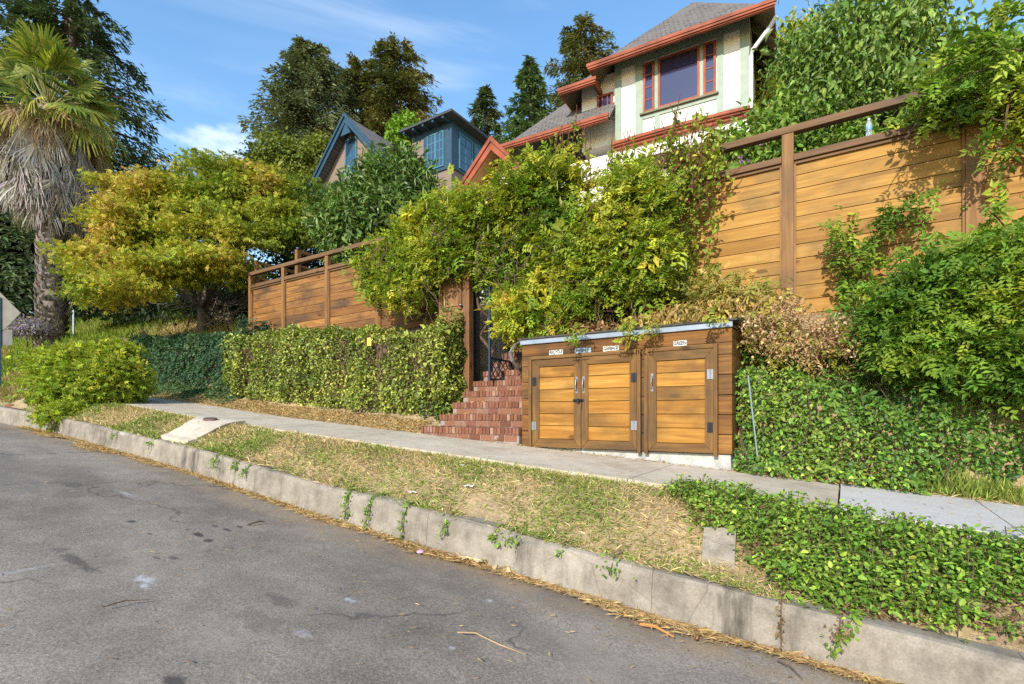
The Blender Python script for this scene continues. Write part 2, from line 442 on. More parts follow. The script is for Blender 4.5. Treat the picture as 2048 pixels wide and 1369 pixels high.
# ------------------------------------------------------------------ road
def build_road():
    us = np.concatenate([np.linspace(-90, -18, 30), np.linspace(-17.5, 4, 120), np.linspace(4.6, 40, 30)])
    vs = np.concatenate([np.linspace(-9, -1, 20), np.linspace(-.8, KV+.06, 40)])
    U, V = np.meshgrid(us, vs); P = np.stack([U, V, U*0], -1).reshape(-1, 3)
    Z = road_z(P[:, 0])+.012*sn(P, 1.6, 1)+.004*sn(P, .35, 2)*(P[:, 1] < KV-.2)
    P[:, 2] = Z; nu = len(us)
    f = [(j*nu+i, j*nu+i+1, (j+1)*nu+i+1, (j+1)*nu+i) for j in range(len(vs)-1) for i in range(nu-1)]
    t = NT('asphalt', .88, .25)
    b1 = t.noise(.45, 6, .6, t.mapv((.6, 1.4, 1))); b2 = t.noise(2.2, 6, .65); fn = t.noise(80, 4, .75); ag = t.vor(110, out='Color')
    agv = t.sep(ag)[0]
    base = t.ramp(t.math('ADD', t.math('MULTIPLY', b1, .6), t.math('MULTIPLY', b2, .4)), [(.38, (.16, .131, .105)), (.5, (.23, .19, .154)), (.62, (.30, .25, .203))])
    base = t.mix(1, base, t.ramp(t.math('ADD', t.math('MULTIPLY', fn, .6), t.math('MULTIPLY', agv, .4)), [(.28, (.68, .68, .68)), (.5, (.98, .98, .98)), (.74, (1.38, 1.35, 1.3))]), 'MULTIPLY')
    dust = t.mr(t.noise(.8, 7, .65, t.mapv((.8, 1.3, 1), (5, 3, 0))), .52, .70, 0, .5)
    base = t.mix(dust, base, (.34, .28, .21))
    # straw-coloured dust gathered along the kerb
    v_ = t.sep()[1]
    kd = t.math('MULTIPLY', t.mr(v_, KV-.55, KV-.05), t.mr(t.noise(3.5, 6, .7), .35, .65))
    base = t.mix(t.math('MULTIPLY', kd, .7), base, (.33, .22, .11))
    # dark tyre-worn swathes
    base = t.mix(t.mr(t.noise(.8, 5, .6, t.mapv((.35, 1.6, 1), (1, 7, 0))), .5, .68, 0, .6), base, (.145, .124, .107))
    dv_ = t.n('ShaderNodeVectorMath'); dv_.operation = 'ADD'; t.l(t.obj(), dv_.inputs[0])
    nz_ = t.n('ShaderNodeTexNoise'); nz_.inputs['Scale'].default_value = 2.5; nz_.inputs['Detail'].default_value = 5; t.l(t.obj(), nz_.inputs['Vector'])
    sc_ = t.n('ShaderNodeVectorMath'); sc_.operation = 'SCALE'; sc_.inputs['Scale'].default_value = .7; t.l(nz_.outputs['Color'], sc_.inputs[0]); t.l(sc_.outputs[0], dv_.inputs[1])
    crk = t.mr(t.vor(.42, dv_.outputs[0], 'DISTANCE_TO_EDGE'), .010, .002, 0, .55)
    base = t.mix(t.math('MULTIPLY', crk, t.mr(t.noise(.5, 3), .48, .56)), base, (.05, .045, .04))
    # drips of oil
    wob = t.noise(9, 5, .65)
    acc = None
    for px_, py_, ru, rv, amt in OIL:
        u0, v0 = px2road(px_, py_)
        sb = t.n('ShaderNodeVectorMath'); sb.operation = 'SUBTRACT'; t.l(t.obj(), sb.inputs[0]); sb.inputs[1].default_value = (u0, v0, 0)
        ml = t.n('ShaderNodeVectorMath'); ml.operation = 'MULTIPLY'; t.l(sb.outputs[0], ml.inputs[0]); ml.inputs[1].default_value = (1/ru, 1/rv, 0)
        le = t.n('ShaderNodeVectorMath'); le.operation = 'LENGTH'; t.l(ml.outputs[0], le.inputs[0])
        m = t.mr(t.math('ADD', le.outputs['Value'], t.math('MULTIPLY', wob, 2.2)), 2.1, 1.5, 0, amt)
        acc = m if acc is None else t.math('MAXIMUM', acc, m)
    base = t.mix(acc, base, (.05, .045, .042))
    acc = None
    for px_, py_, ru, rv, amt in PALE:
        u0, v0 = px2road(px_, py_)
        sb = t.n('ShaderNodeVectorMath'); sb.operation = 'SUBTRACT'; t.l(t.obj(), sb.inputs[0]); sb.inputs[1].default_value = (u0, v0, 0)
        ml = t.n('ShaderNodeVectorMath'); ml.operation = 'MULTIPLY'; t.l(sb.outputs[0], ml.inputs[0]); ml.inputs[1].default_value = (1/ru, 1/rv, 0)
        le = t.n('ShaderNodeVectorMath'); le.operation = 'LENGTH'; t.l(ml.outputs[0], le.inputs[0])
        m = t.mr(t.math('ADD', le.outputs['Value'], t.math('MULTIPLY', t.noise(26, 5, .75), 2.6)), 2.15, 1.35, 0, amt)
        acc = m if acc is None else t.math('MAXIMUM', acc, m)
    base = t.mix(acc, base, (.45, .44, .45))
    t.col(base); t.bump(t.math('ADD', fn, t.math('MULTIPLY', agv, .6)), .5, .006)
    m = MB(); m.v = [tuple(p) for p in P]; m.f = f
    struct('road', m, t.m, smooth=True)
def px2road(px_, py_):
    # where a sight line meets the road
    c, s = math.cos(TH), math.sin(TH); a = (px_-1024)/1024; b = (830-py_)/1024; Y = 3.
    for _ in range(40): Y = float(road_z(Y*(c*a-s)))/b
    return Y*(c*a-s), Y*(s*a+c)
OIL = [(262,1043,.08,.05,.9),(398,1069,.09,.045,.9),(418,1081,.08,.05,.85),(455,1060,.09,.03,.8),(480,1054,.06,.025,.75),(500,1051,.05,.02,.7),(430,1052,.07,.025,.6),(375,1059,.05,.02,.6),(345,1114,.12,.035,.65),(315,1116,.06,.025,.6),
       (150,945,.45,.07,.6),(300,1068,.04,.02,.6),(355,1362,.09,.06,.8),(465,1096,.05,.02,.7),(520,1074,.015,.015,.9),(275,1020,.05,.018,.5),(250,1115,.04,.02,.4),(190,1113,.03,.02,.4),(560,1200,.22,.07,.4),(520,1245,.3,.1,.3)]
PALE = [(250,987,.3,.05,.5),(292,1160,.16,.07,.85),(290,1172,.1,.04,.8),(700,1200,.07,.04,.8),(605,1268,.12,.05,.35),(978,1200,.04,.04,.7),(45,1140,.05,.3,.3),(905,1295,.03,.03,.6)]
build_road()

def px2g(px_, py_):
    """where a sight line meets the ground sheet: u, v"""
    c, s = math.cos(TH), math.sin(TH); a = (px_-1024)/1024; b = (830-py_)/1024
    Y = np.linspace(1.5, 40, 4000); u = Y*(c*a-s); v = Y*(s*a+c); d = b*Y-terrain(u, v)
    ok = np.where((d <= 0) & (v > 3.45))[0]; i = ok[0] if len(ok) else 0
    return float(u[i]), float(v[i])

# ------------------------------------------------------------------ kerb
def concrete(name, a, b, c, streak=.35, sc=1.0, rough=.9):
    t = NT(name, rough, .2)
    n1 = t.noise(1.3*sc, 6, .6); n2 = t.noise(7*sc, 6, .65); n3 = t.noise(85, 3, .7)
    base = t.ramp(t.math('ADD', t.math('MULTIPLY', n1, .5), t.math('MULTIPLY', n2, .5)), [(.34, a), (.5, b), (.68, c)])
    base = t.mix(1, base, t.ramp(n3, [(.3, (.8, .8, .8)), (.7, (1.15, 1.15, 1.15))]), 'MULTIPLY')
    stv = t.noise(1, 5, .65, t.mapv((5, 5, .5))); n4 = t.noise(.9, 4)
    base = t.mix(t.math('MULTIPLY', t.mr(stv, .5, .72, 0, streak), t.mr(n4, .4, .6)), base, tuple(x*.3 for x in a))
    ck = t.mr(t.vor(.75, t.mapv((1, 1, 1), (3, 3, 3)), 'DISTANCE_TO_EDGE'), .003, .0, 0, .3)
    base = t.mix(ck, base, tuple(x*.25 for x in a))
    t.col(base); t.bump(t.math('ADD', n2, t.math('MULTIPLY', n3, .5)), .35, .012)
    return t
CURB = concrete('kerb_concrete', (.13, .11, .085), (.255, .215, .168), (.37, .32, .255), .85)
def build_curb():
    cuts = [-60, -40, -26, -19.5, -16.2, -13.1, -10.0, -7.45, -5.2, -3.05, -1.07, .72, 3.5, 7, 12]
    m = MB()
    for a, b in zip(cuts[:-1], cuts[1:]):
        a += .0015; b -= .0015; n = max(2, int((b-a)/.12)); row = []
        for i in range(n+1):
            u = a+(b-a)*i/n; z0 = float(road_z(u)); zt = float(curb_z(u)); q = np.array([[u, 0, 0]])
            ch = max(0, float(sn(q, .11, 5)[0])-.45)*.05; wv = .012*float(sn(q, .5, 6)[0]); wz = .008*float(sn(q, .7, 7)[0])
            row.append([(u, KV-.012, z0-.15), (u, KV-.004, z0+.02), (u, KV+.014+wv, z0+.12+wz), (u, KV+.028+wv, zt-.055), (u, KV+.045+wv+ch, zt-.012-ch), (u, KV+.075+wv+ch, zt+wz-ch*.5), (u, KV+.2, zt+wz), (u, KV+.2, z0-.15)])
        k = len(row[0]); vs = [p for r in row for p in r]; fs = []
        for i in range(n):
            for j in range(k-1): fs.append((i*k+j, (i+1)*k+j, (i+1)*k+j+1, i*k+j+1))
        fs += [tuple(range(k)), tuple(reversed(range(n*k, n*k+k)))]
        m.add(vs, fs)
    t = CURB
    # pale scuffs of tyres and paint on the face
    base = t.b.inputs['Base Color'].links[0].from_socket
    sc = t.mr(t.noise(1, 6, .7, t.mapv((1.1, 1.1, 6), (8, 0, 0), None), .5), .62, .75, 0, .5)
    t.col(t.mix(sc, base, (.55, .55, .54)))
    struct('kerb', m, t.m)
build_curb()

# ------------------------------------------------------------------ ground sheet
def build_ground():
    us = np.concatenate([np.linspace(-90, -26, 40), np.linspace(-25, 4, 146), np.linspace(4.6, 40, 30)])
    vs = np.concatenate([np.linspace(KV+.105, 4.46, 14), [4.6, 5.2, 5.85], np.linspace(5.95, 10, 34), np.linspace(10.5, 30, 30), np.linspace(32, 120, 30)])
    U, V = np.meshgrid(us, vs); P = np.stack([U, V, U*0], -1).reshape(-1, 3)
    P[:, 2] = terrain(P[:, 0], P[:, 1])+.02*sn(P, .3, 8)*((P[:, 1] < 4.3) | (P[:, 1] > 6.1))-.04*((P[:, 1] > 4.44) & (P[:, 1] < 5.95))
    nu = len(us)
    f = [(j*nu+i, j*nu+i+1, (j+1)*nu+i+1, (j+1)*nu+i) for j in range(len(vs)-1) for i in range(nu-1)]
    t = NT('soil', .95, .1)
    n1 = t.noise(1.7, 7, .65); n2 = t.noise(30, 5, .7); n3 = t.noise(1, 4, .6, t.mapv((60, 12, 30)))
    base = t.ramp(n1, [(.32, (.22, .16, .10)), (.5, (.38, .28, .16)), (.68, (.5, .37, .2))])
    base = t.mix(1, base, t.ramp(t.math('ADD', t.math('MULTIPLY', n2, .5), t.math('MULTIPLY', n3, .5)), [(.3, (.5, .5, .5)), (.7, (1.4, 1.35, 1.3))]), 'MULTIPLY')
    base = t.mix(t.mr(t.noise(.9, 5, .6, t.mapv((1, 1, 1), (4, 9, 2))), .52, .66, 0, .5), base, (.12, .15, .05))
    t.col(base); t.bump(n2, .8, .03)
    m = MB(); m.v = [tuple(p) for p in P]; m.f = f
    struct('ground', m, t.m, smooth=True)
    # land on the other side of the road, out to the horizon
    us = np.linspace(-600, 600, 60); vs = np.linspace(-900, -8.9, 40)
    m = MB(); m.grid(lambda a, b: (-90+130*a, -300+291.1*b, float(road_z(-90+130*a))-.05-(1-b)*14), 40, 10)
    struct('ground_beyond_road', m, t.m, smooth=True)
build_ground()

# ------------------------------------------------------------------ sidewalk
OLDC = concrete('sidewalk_concrete', (.38, .305, .22), (.52, .435, .33), (.61, .52, .405), .2, .8).m
NEWC = concrete('new_concrete', (.44, .40, .36), (.52, .475, .43), (.58, .53, .48), .08, .5).m
def slabs(cuts, zoff=0):
    m = MB()
    for a, b in zip(cuts[:-1], cuts[1:]):
        a += .005; b -= .005; n = max(1, int((b-a)/.3)); dz = RNG.uniform(-.004, .004)+zoff
        for i in range(n):
            u0, u1 = a+(b-a)*i/n, a+(b-a)*(i+1)/n; z0, z1 = float(side_z(u0))+dz, float(side_z(u1))+dz
            f0, f1 = 4.44+.012*math.sin(u0*3.1), 4.44+.012*math.sin(u1*3.1)
            m.add([(u0,f0,z0-.13),(u1,f1,z1-.13),(u1,5.97,z1-.13),(u0,5.97,z0-.13),(u0,f0,z0),(u1,f1,z1),(u1,5.97,z1+.015),(u0,5.97,z0+.015)],
                  [(4,5,6,7),(0,1,5,4),(2,3,7,6)]+([(3,0,4,7)] if i == 0 else [])+([(1,2,6,5)] if i == n-1 else []))
    return m
struct('sidewalk', slabs([-46, -40, -34, -28, -24, -20, -17.6, -15.4, -13.6, -11.8, -10.0, -8.2, -6.5, -4.9, -3.3, -1.65, -.045]), OLDC)
struct('new_sidewalk', slabs([-.04, .95, 2.4, 3.9, 5.4, 7, 9, 12], .004), NEWC)
m = MB(); m.slab([(.02, 4.36), (12, 4.36), (12, 4.434), (.02, 4.434)], lambda u, v: float(side_z(u))-.14, lambda u, v: float(side_z(u))+.012)
struct('sidewalk_edging', m, NEWC)
# concrete walk across the planting strip
def strip_z(u, v): return float(curb_z(u))+(float(side_z(u))-float(curb_z(u)))*np.clip((v-3.52)/.9, 0, 1)+.10*math.sin(float(np.clip((v-3.5)/.94, 0, 1))*math.pi)*.8
m = MB(); pl = [(-7.55, 3.46), (-7.55, 3.75), (-7.7, 4.1), (-7.85, 4.434), (-9.15, 4.434), (-8.65, 4.05), (-8.4, 3.75), (-8.35, 3.46)]
def _ap(a, b):
    v = 3.46+.974*b; l, r = np.interp(v, [3.46, 3.75, 4.05, 4.434], [-8.35, -8.4, -8.65, -9.15]), np.interp(v, [3.46, 3.75, 4.1, 4.434], [-7.55, -7.55, -7.7, -7.85])
    u = l+(r-l)*a; return (u, v, strip_z(u, v)+.05)
m.grid(_ap, 6, 10); m.v += [(x, y, z-.12) for x, y, z in m.v]; nA = 77
m.f += [(j*7, (j+1)*7, (j+1)*7+nA, j*7+nA) for j in range(10)]+[((j+1)*7+6, j*7+6, j*7+6+nA, (j+1)*7+6+nA) for j in range(10)]+[(i+1, i, i+nA, i+1+nA) for i in range(6)]
struct('crossing_path', m, OLDC)
u0, v0 = -8.25, 4.1
m = MB(); m.slab([(u0+.13*math.cos(q), v0+.085*math.sin(q)) for q in np.linspace(0, 6.28, 22)[:-1]], lambda u, v: strip_z(u, v)-.02, lambda u, v: strip_z(u, v)+.078)
solo('utility_cover', m, plain('rusty_iron', (.16, .09, .08), .6, .4, .3), 'small oval rusty iron cover set in the concrete path', 'cover', base=(u0, v0, strip_z(u0, v0)))
# small slab in the ground cover
m = MB()
sp = [pv(1398, 1075, 3.9)[0], 0]
us0 = 0
pl = PAVE = [px2g(1402, 1124), px2g(1470, 1138), px2g(1473, 1068), px2g(1408, 1068)]
m.slab([(u+us0, v) for u, v in pl], lambda u, v: float(terrain(np.array([u]), np.array([v]))[0])-.06, lambda u, v: float(terrain(np.array([u]), np.array([v]))[0])+.045)
solo('paving_slab', m, concrete('slab_concrete', (.2, .165, .12), (.3, .25, .19), (.37, .32, .26), .2, 2).m, 'bare square concrete slab among the low green ground cover', 'slab', base=(*PAVE[0], strip_z(*PAVE[0])), bevel=.006)

# ------------------------------------------------------------------ bin enclosure
W_PALE = wood('cedar_pale', 0, (.22, .085, .014), (.36, .17, .028), (.47, .255, .06), (.10, .055, .02), .75)
W_MID = wood('cedar_mid', 0, (.10, .045, .012), (.18, .08, .02), (.30, .145, .035), (.045, .03, .017), .8)
W_FRAMEV = wood('door_frame_wood', 2, (.09, .045, .015), (.165, .085, .026), (.25, .138, .045), (.05, .035, .02), .7)
W_FRAMEH = wood('door_rail_wood', 0, (.09, .045, .015), (.165, .085, .026), (.25, .138, .045), (.05, .035, .02), .7)
STEEL = plain('galvanised_steel', (.22, .23, .25), .5, .5, .5)
BLACKM = plain('black_iron', (.018, .018, .02), .45, .5, .5)
FLASH = plain('zinc_flashing', (.24, .28, .34), .5, .4, .2)
WHITE = plain('white_vinyl', (.62, .61, .57), .5, .4, 0, .04)
INK = plain('black_ink', (.02, .02, .022), .6, .3)
BU0, BU1, BV0, BV1 = -3.735, -1.035, 5.97, 6.95
enc = thing('bin_enclosure', 'low cedar bin enclosure with three framed doors beside the brick steps', 'bin enclosure', (BU0, BV0, -.44))
m = MB()
zb = [-.435, -.22, .0, .22, .445, .665, .86, .955]
fv = BV0+.02
def planks(mb, u0, u1, v0, v1, zs, top=None):
    for a, b in zip(zs[:-1], zs[1:]): mb.box(u0, u1, v0, v1, a+.004, b-.004)
planks(m, BU0+.002, -3.60, fv, fv+.03, zb[:6]); planks(m, -2.045, -1.995, fv, fv+.03, zb[:6]); planks(m, -1.175, BU1, fv, fv+.03, zb[:6])
m.box(BU0+.002, -2.4, fv, fv+.03, .80, .955); m.box(-2.394, BU1, fv, fv+.03, .80, .955)
m.box(BU0+.002, BU1, fv, fv+.03, .667, .796)
part('front_planks', m, W_MID, enc, bevel=.003)
m = MB()
for x0, x1 in ((BU1-.03, BU1), (BU0+.002, BU0+.03)):
    m = MB()
    for a, b in zip(zb[:-1], zb[1:]): m.box(x0, x1, fv+.033, BV1, a+.003, b-.003)
    part('side_planks', m, W_MID, enc, bevel=.003)
m = MB(); m.box(BU0+.04, BU1-.04, fv+.06, BV1-.02, -.42, .93)
part('inner_block', m, plain('dark_block', (.03, .02, .012), .9, .1), enc)  # solid near-black block filling the space behind the planks
m = MB(); m.hexa([(-3.66, BV0+.05, -.95), (BU1+.01, BV0+.05, -.95), (BU1+.01, BV1, -.95), (-3.66, BV1, -.95), (-3.66, BV0+.05, -.438), (BU1-.02, BV0+.05, -.438), (BU1-.02, BV1, -.438), (-3.66, BV1, -.438)])
part('concrete_base', m, concrete('plinth_concrete', (.3, .29, .26), (.42, .41, .38), (.5, .49, .46), .5, 1.3).m, enc, bevel=.01)
m = MB(); m.hexa([(BU0-.01, BV0-.01, .958), (BU1+.01, BV0-.01, .958), (BU1+.01, BV0+.03, .958), (BU0-.01, BV0+.03, .958), (BU0-.01, BV0-.01, 1.022), (BU1+.01, BV0-.01, 1.022), (BU1+.01, BV0+.03, 1.022), (BU0-.01, BV0+.03, 1.022)])
part('flashing', m, FLASH, enc, bevel=.003)
m = MB(); m.hexa([(BU0-.04, BV0-.03, 1.024), (BU1+.06, BV0-.03, 1.024), (BU1+.06, BV1+.1, 1.13), (BU0-.04, BV1+.1, 1.13), (BU0-.04, BV0-.03, 1.045), (BU1+.06, BV0-.03, 1.045), (BU1+.06, BV1+.1, 1.16), (BU0-.04, BV1+.1, 1.16)])
part('roof', m, plain('roof_felt', (.07, .06, .05), .95, .1, 0, .3, 20), enc)
def trim(name, u0, u1, zt, parent):
    for a, b in ((u0, u0+.045), (u1-.045, u1)):
        m = MB(); m.box(a, b, BV0-.03, BV0+.018, -.46, zt); part(name, m, W_FRAMEV, parent, bevel=.003)
    m = MB(); m.box(u0+.046, u1-.046, BV0-.03, BV0+.018, zt-.045, zt)
    part('lintel_trim', m, W_FRAMEH, parent, bevel=.003)
trim('jamb_trim', -3.60, -2.042, .785, enc); trim('jamb_trim', -2.0, -1.175, .785, enc)
def panel_door(u0, u1, z0, z1, pu0, pu1, pz0, pz1, hu, hz, pull_u, latch=None, lab=None):
    """mitred frame, boarded panel set back, two hinges, a pull"""
    d = MB(); yf, yb = BV0-.02, BV0+.016
    def bar(poly): d.prism(poly, yf, yb)
    g = .0015
    bar([(u0, z0), (pu0-g, pz0), (pu0-g, pz1), (u0, z1)]); bar([(u1, z1), (pu1+g, pz1), (pu1+g, pz0), (u1, z0)])
    o = part('door', d, W_FRAMEV, enc, bevel=.003, label=lab)
    for q in ([(u0+.002, z1), (pu0, pz1+g), (pu1, pz1+g), (u1-.002, z1)], [(u1-.002, z0), (pu1, pz0-g), (pu0, pz0-g), (u0+.002, z0)]):
        d = MB(); d.prism(q, yf+.001, yb); part('rail', d, W_FRAMEH, o, bevel=.003)
    d = MB(); n = 6; hs_ = np.linspace(pz0, pz1, n+1); hs_[1:-1] += .015
    for a, b in zip(hs_[:-1], hs_[1:]): d.box(pu0-.004, pu1+.004, BV0-.001, BV0+.02, a+.0035, b-.0035)
    part('board_panel', d, W_PALE, o, bevel=.002)
    for k, z in enumerate(hz):
        h = MB(); h.box(hu-.035, hu-.004, yf-.007, yf-.001, z-.055, z+.055); h.box(hu+.004, hu+.035, yf-.007, yf-.001, z-.055, z+.055); h.tube([(hu, yf-.008, z-.057), (hu, yf-.008, z+.057)], .007, 8)
        part('hinge', h, (BLACKM if (k+int(hu*10)) % 2 else STEEL), o)
    h = MB(); h.tube([(pull_u, yf, .46), (pull_u, yf-.03, .44), (pull_u, yf-.04, .38), (pull_u, yf-.03, .32), (pull_u, yf, .30)], [.007, .008, .009, .008, .007], 8)
    h.box(pull_u-.014, pull_u+.014, yf-.004, yf-.0005, .43, .485); h.box(pull_u-.014, pull_u+.014, yf-.004, yf-.0005, .275, .33)
    part('handle', h, STEEL, o, smooth=False)
    if latch:
        h = MB(); h.box(latch-.075, latch+.07, yf-.012, yf-.002, .165, .20); h.tube([(latch-.06, yf-.02, .182), (latch+.075, yf-.02, .182)], .008, 8); h.box(latch-.01, latch+.02, yf-.035, yf-.012, .15, .205)
        part('latch', h, BLACKM, o)
    return o
panel_door(-3.545, -2.825, -.432, .733, -3.44, -2.925, -.32, .64, -3.515, (.448, -.149), -2.883, latch=-2.858, lab='recycling door with dark drip stains on its boards')
panel_door(-2.819, -2.092, -.43, .737, -2.726, -2.183, -.325, .638, -2.123, (.447, -.129), -2.785, lab='garbage door of golden boards')
panel_door(-1.953, -1.222, -.428, .737, -1.854, -1.312, -.326, .63, -1.25, (.449, -.14), -1.904, lab='single door of golden boards for green waste')
d = MB(); d.box(-2.93, -2.72, BV0-.032, BV0-.0215, .70, .722); part('stop_block', d, W_FRAMEH, enc)
def sticker(u0, u1, z, h, text, mat=WHITE):
    d = MB(); n = len(text)
    for i in range(n):
        a = u0+(u1-u0)*i/n; d.box(a+.001, a+(u1-u0)/n-.001, fv-.004, fv-.001, z-h/2+RNG.uniform(-.003, .003), z+h/2+RNG.uniform(-.003, .003))
    o = part('label_strip', d, mat, enc)
    cu = bpy.data.curves.new('lettering', 'FONT'); cu.body = text; cu.size = h*.98; cu.align_x = 'CENTER'; cu.align_y = 'CENTER'; cu.extrude = .0006; cu.offset = .0016
    cu.space_character = 1.0; cu.materials.append(INK)
    tmp = bpy.data.objects.new('tmp', cu); C.objects.link(tmp); bpy.context.view_layer.update()
    me = bpy.data.meshes.new_from_object(tmp.evaluated_get(bpy.context.evaluated_depsgraph_get())); wd = tmp.dimensions.x
    bpy.data.objects.remove(tmp); t = bpy.data.objects.new('lettering', me); C.objects.link(t); t.parent = o
    bs = BASE[enc.name]; t.location = ((u0+u1)/2-bs[0], fv-.0055-bs[1], z-bs[2]); t.rotation_euler = (rad(90), 0, 0); t.scale = ((u1-u0)*.93/max(wd, .01), 1, 1)
sticker(-3.305, -3.10, .826, .058, 'RECYCLE'); sticker(-2.537, -2.329, .822, .058, 'GARBAGE'); sticker(-1.667, -1.515, .822, .058, 'GREEN')
d = MB(); d.box(-2.924, -2.70, fv-.006, fv-.001, .792, .855); pq = part('name_plate', d, plain('slate_plate', (.30, .36, .42), .4, .4), enc)
d = MB()
x = -2.905
while x < -2.725:   # worn lettering, no longer readable
    w = RNG.uniform(.006, .013); hh = RNG.uniform(.010, .02); d.box(x, x+w*.6, fv-.0075, fv-.0062, .823-hh, .823+hh); x += w+.004
part('worn_lettering', d, INK, pq)

# ------------------------------------------------------------------ brick steps
t = NT('brick', .9, .2); isl = t.island()
c = t.ramp(isl, [(0, (.12, .048, .03)), (.3, (.19, .075, .042)), (.6, (.25, .115, .068)), (.85, (.17, .07, .048)), (1, (.32, .2, .14))])
c = t.mix(1, c, t.ramp(t.noise(30, 5, .7), [(.3, (.75, .75, .75)), (.7, (1.2, 1.2, 1.2))]), 'MULTIPLY')
c = t.mix(t.mr(t.noise(3.5, 5, .7), .58, .75, 0, .45), c, (.5, .42, .38))
t.col(c); t.bump(t.noise(45, 4), .5, .006); BRICK = t.m
t = NT('mortar', .95, .1); t.col(t.mix(t.noise(12, 4), (.2, .155, .13), (.33, .27, .23))); MORTAR = t.m
steps = thing('brick_steps', 'red brick steps rising from the sidewalk to the iron gate', 'steps', (-4.6, 5.95, -.4))
zt_prev = -.42
left = [-5.56, -5.44, -5.43, -5.45, -5.46, -5.46, -5.46, -5.46, -5.46, -5.46]
for i in range(10):
    vf = 5.95+.3*i; zt = -.185+.192*i; u1 = -3.745; u0 = left[i]; zb_ = zt-.192 if i else -.5
    d = MB(); d.box(u0+.01, u1-.01, vf-.003, vf+.42, zb_-.1, zt-.007)
    st = part('step', d, MORTAR, steps)
    d = MB(); x = u0
    while x < u1-.03:      # nosing of bricks on edge
        w = min(.062+RNG.uniform(-.004, .004), u1-x); j = RNG.uniform(-.005, .005)
        d.box(x+.004, x+w-.004, vf-.022+j, vf+.32, zt-.095, zt+RNG.uniform(-.004, .004)); x += w
    x = u0+.02+RNG.uniform(0, .1)
    while x < u1-.05:      # stretcher course under it
        w = min(.21, u1-x); d.box(x+.005, x+w-.005, vf-.009+RNG.uniform(-.003, .002), vf+.1, zb_+.004 if i else zt-.19, zt-.101); x += w
    part('brick_course', d, BRICK, st, bevel=.007)
# ------------------------------------------------------------------ fences
F_BOARD = wood('fence_board', 0, (.22, .105, .022), (.34, .18, .04), (.43, .25, .07), (.13, .08, .035), .7)
F_BOARDL = wood('fence_board_weathered', 0, (.12, .05, .016), (.21, .095, .028), (.33, .16, .045), (.05, .035, .025), .85)
F_POST = wood('fence_post', 2, (.15, .072, .026), (.225, .115, .043), (.30, .165, .066), (.10, .062, .035), .5)
F_RAIL = wood('fence_rail', 0, (.10, .055, .026), (.155, .085, .042), (.21, .12, .062), (.07, .05, .032), .5)
FV = 7.70
def fence(label, posts, z0, zc, zr, board, wide=.14, lo=None, base=None, group=None, top=True):
    f = thing('wooden_fence', label, 'fence', base or (posts[0], FV, z0), group=group)
    for a, b in zip(posts[:-1], posts[1:]):
        d = MB(); z = zc-.005
        while z > z0:
            dz = .184+RNG.uniform(-.003, .003); d.box(a+.0, b, FV+.055, FV+.078, max(z0-.1, z-dz)+.010, z); z -= dz
        d.box(a, b, FV+.079, FV+.085, z0-.1, zc-.01)
        part('board_panel', d, board, f)
        d = MB(); d.box(a+wide/2+.002, b-wide/2-.002, FV-.012, FV+.14, zc, zc+.085)
        d.box(a+wide/2+.002, b-wide/2-.002, FV+.02, FV+.052, zc-.042, zc-.002)
        part('cap_rail', d, F_RAIL, f, bevel=.004)
    for i, u in enumerate(posts):
        d = MB(); d.box(u-wide/2, u+wide/2, FV, FV+.09, z0-.4, zr-.002 if top else zc+.1); part('post', d, F_POST, f, bevel=.005)
        for s in (-1, 1):
            d = MB(); d.box(u+s*(wide/2+.014)-.012, u+s*(wide/2+.014)+.012, FV+.02, FV+.054, z0-.2, zc-.044); part('batten', d, F_POST, f)
    if top:
        d = MB(); d.box(posts[0]-wide/2, posts[-1]+wide/2, FV-.012, FV+.11, zr, zr+.09); part('top_rail', d, F_RAIL, f, bevel=.004)
    return f
fence('tall golden board fence with open top rail above the ivy bank', [-4.36, -2.5, -.64, 1.22, 3.08, 4.9], 1.1, 3.36, 3.74, F_BOARD)
lf = fence('weathered brown board fence above the trimmed hedge', [-13.45, -11.95, -10.22, -8.5, -6.8], 1.9, 3.40, 3.74, F_BOARDL, wide=.11)
# side returns of the left fence, running back from the street
def side_fence(label, u, v0, v1, zt, zc, base):
    s = thing('side_fence', label, 'fence', (u, v0, base))
    for v in np.arange(v0, v1+.1, (v1-v0)/2):
        d = MB(); d.box(u-.06, u+.06, v-.06, v+.06, base-.6, zt-.002); part('post', d, F_POST, s, bevel=.005)
    d = MB(); d.box(u-.05, u+.05, v0-.06, v1+.06, zt, zt+.085); part('top_rail', d, F_POST, s, bevel=.004)
    d = MB(); d.box(u-.055, u+.055, v0+.062, v1-.1, zc, zc+.07); part('cap_rail', d, F_POST, s, bevel=.004)
    d = MB(); z = zc-.006
    while z > base: d.box(u-.012, u+.012, v0+.062, v1-.1, z-.178, z); z -= .184
    part('board_panel', d, F_BOARDL, s)
side_fence('short return fence at the far end of the weathered fence', -13.5, 7.95, 10.6, 4.12, 3.7, 2.5)
u_, _ = pv(596, 505, 8.6)
side_fence('open railing standing higher behind the weathered fence', u_, 8.6, 11.2, 4.45, 4.05, 3.0)

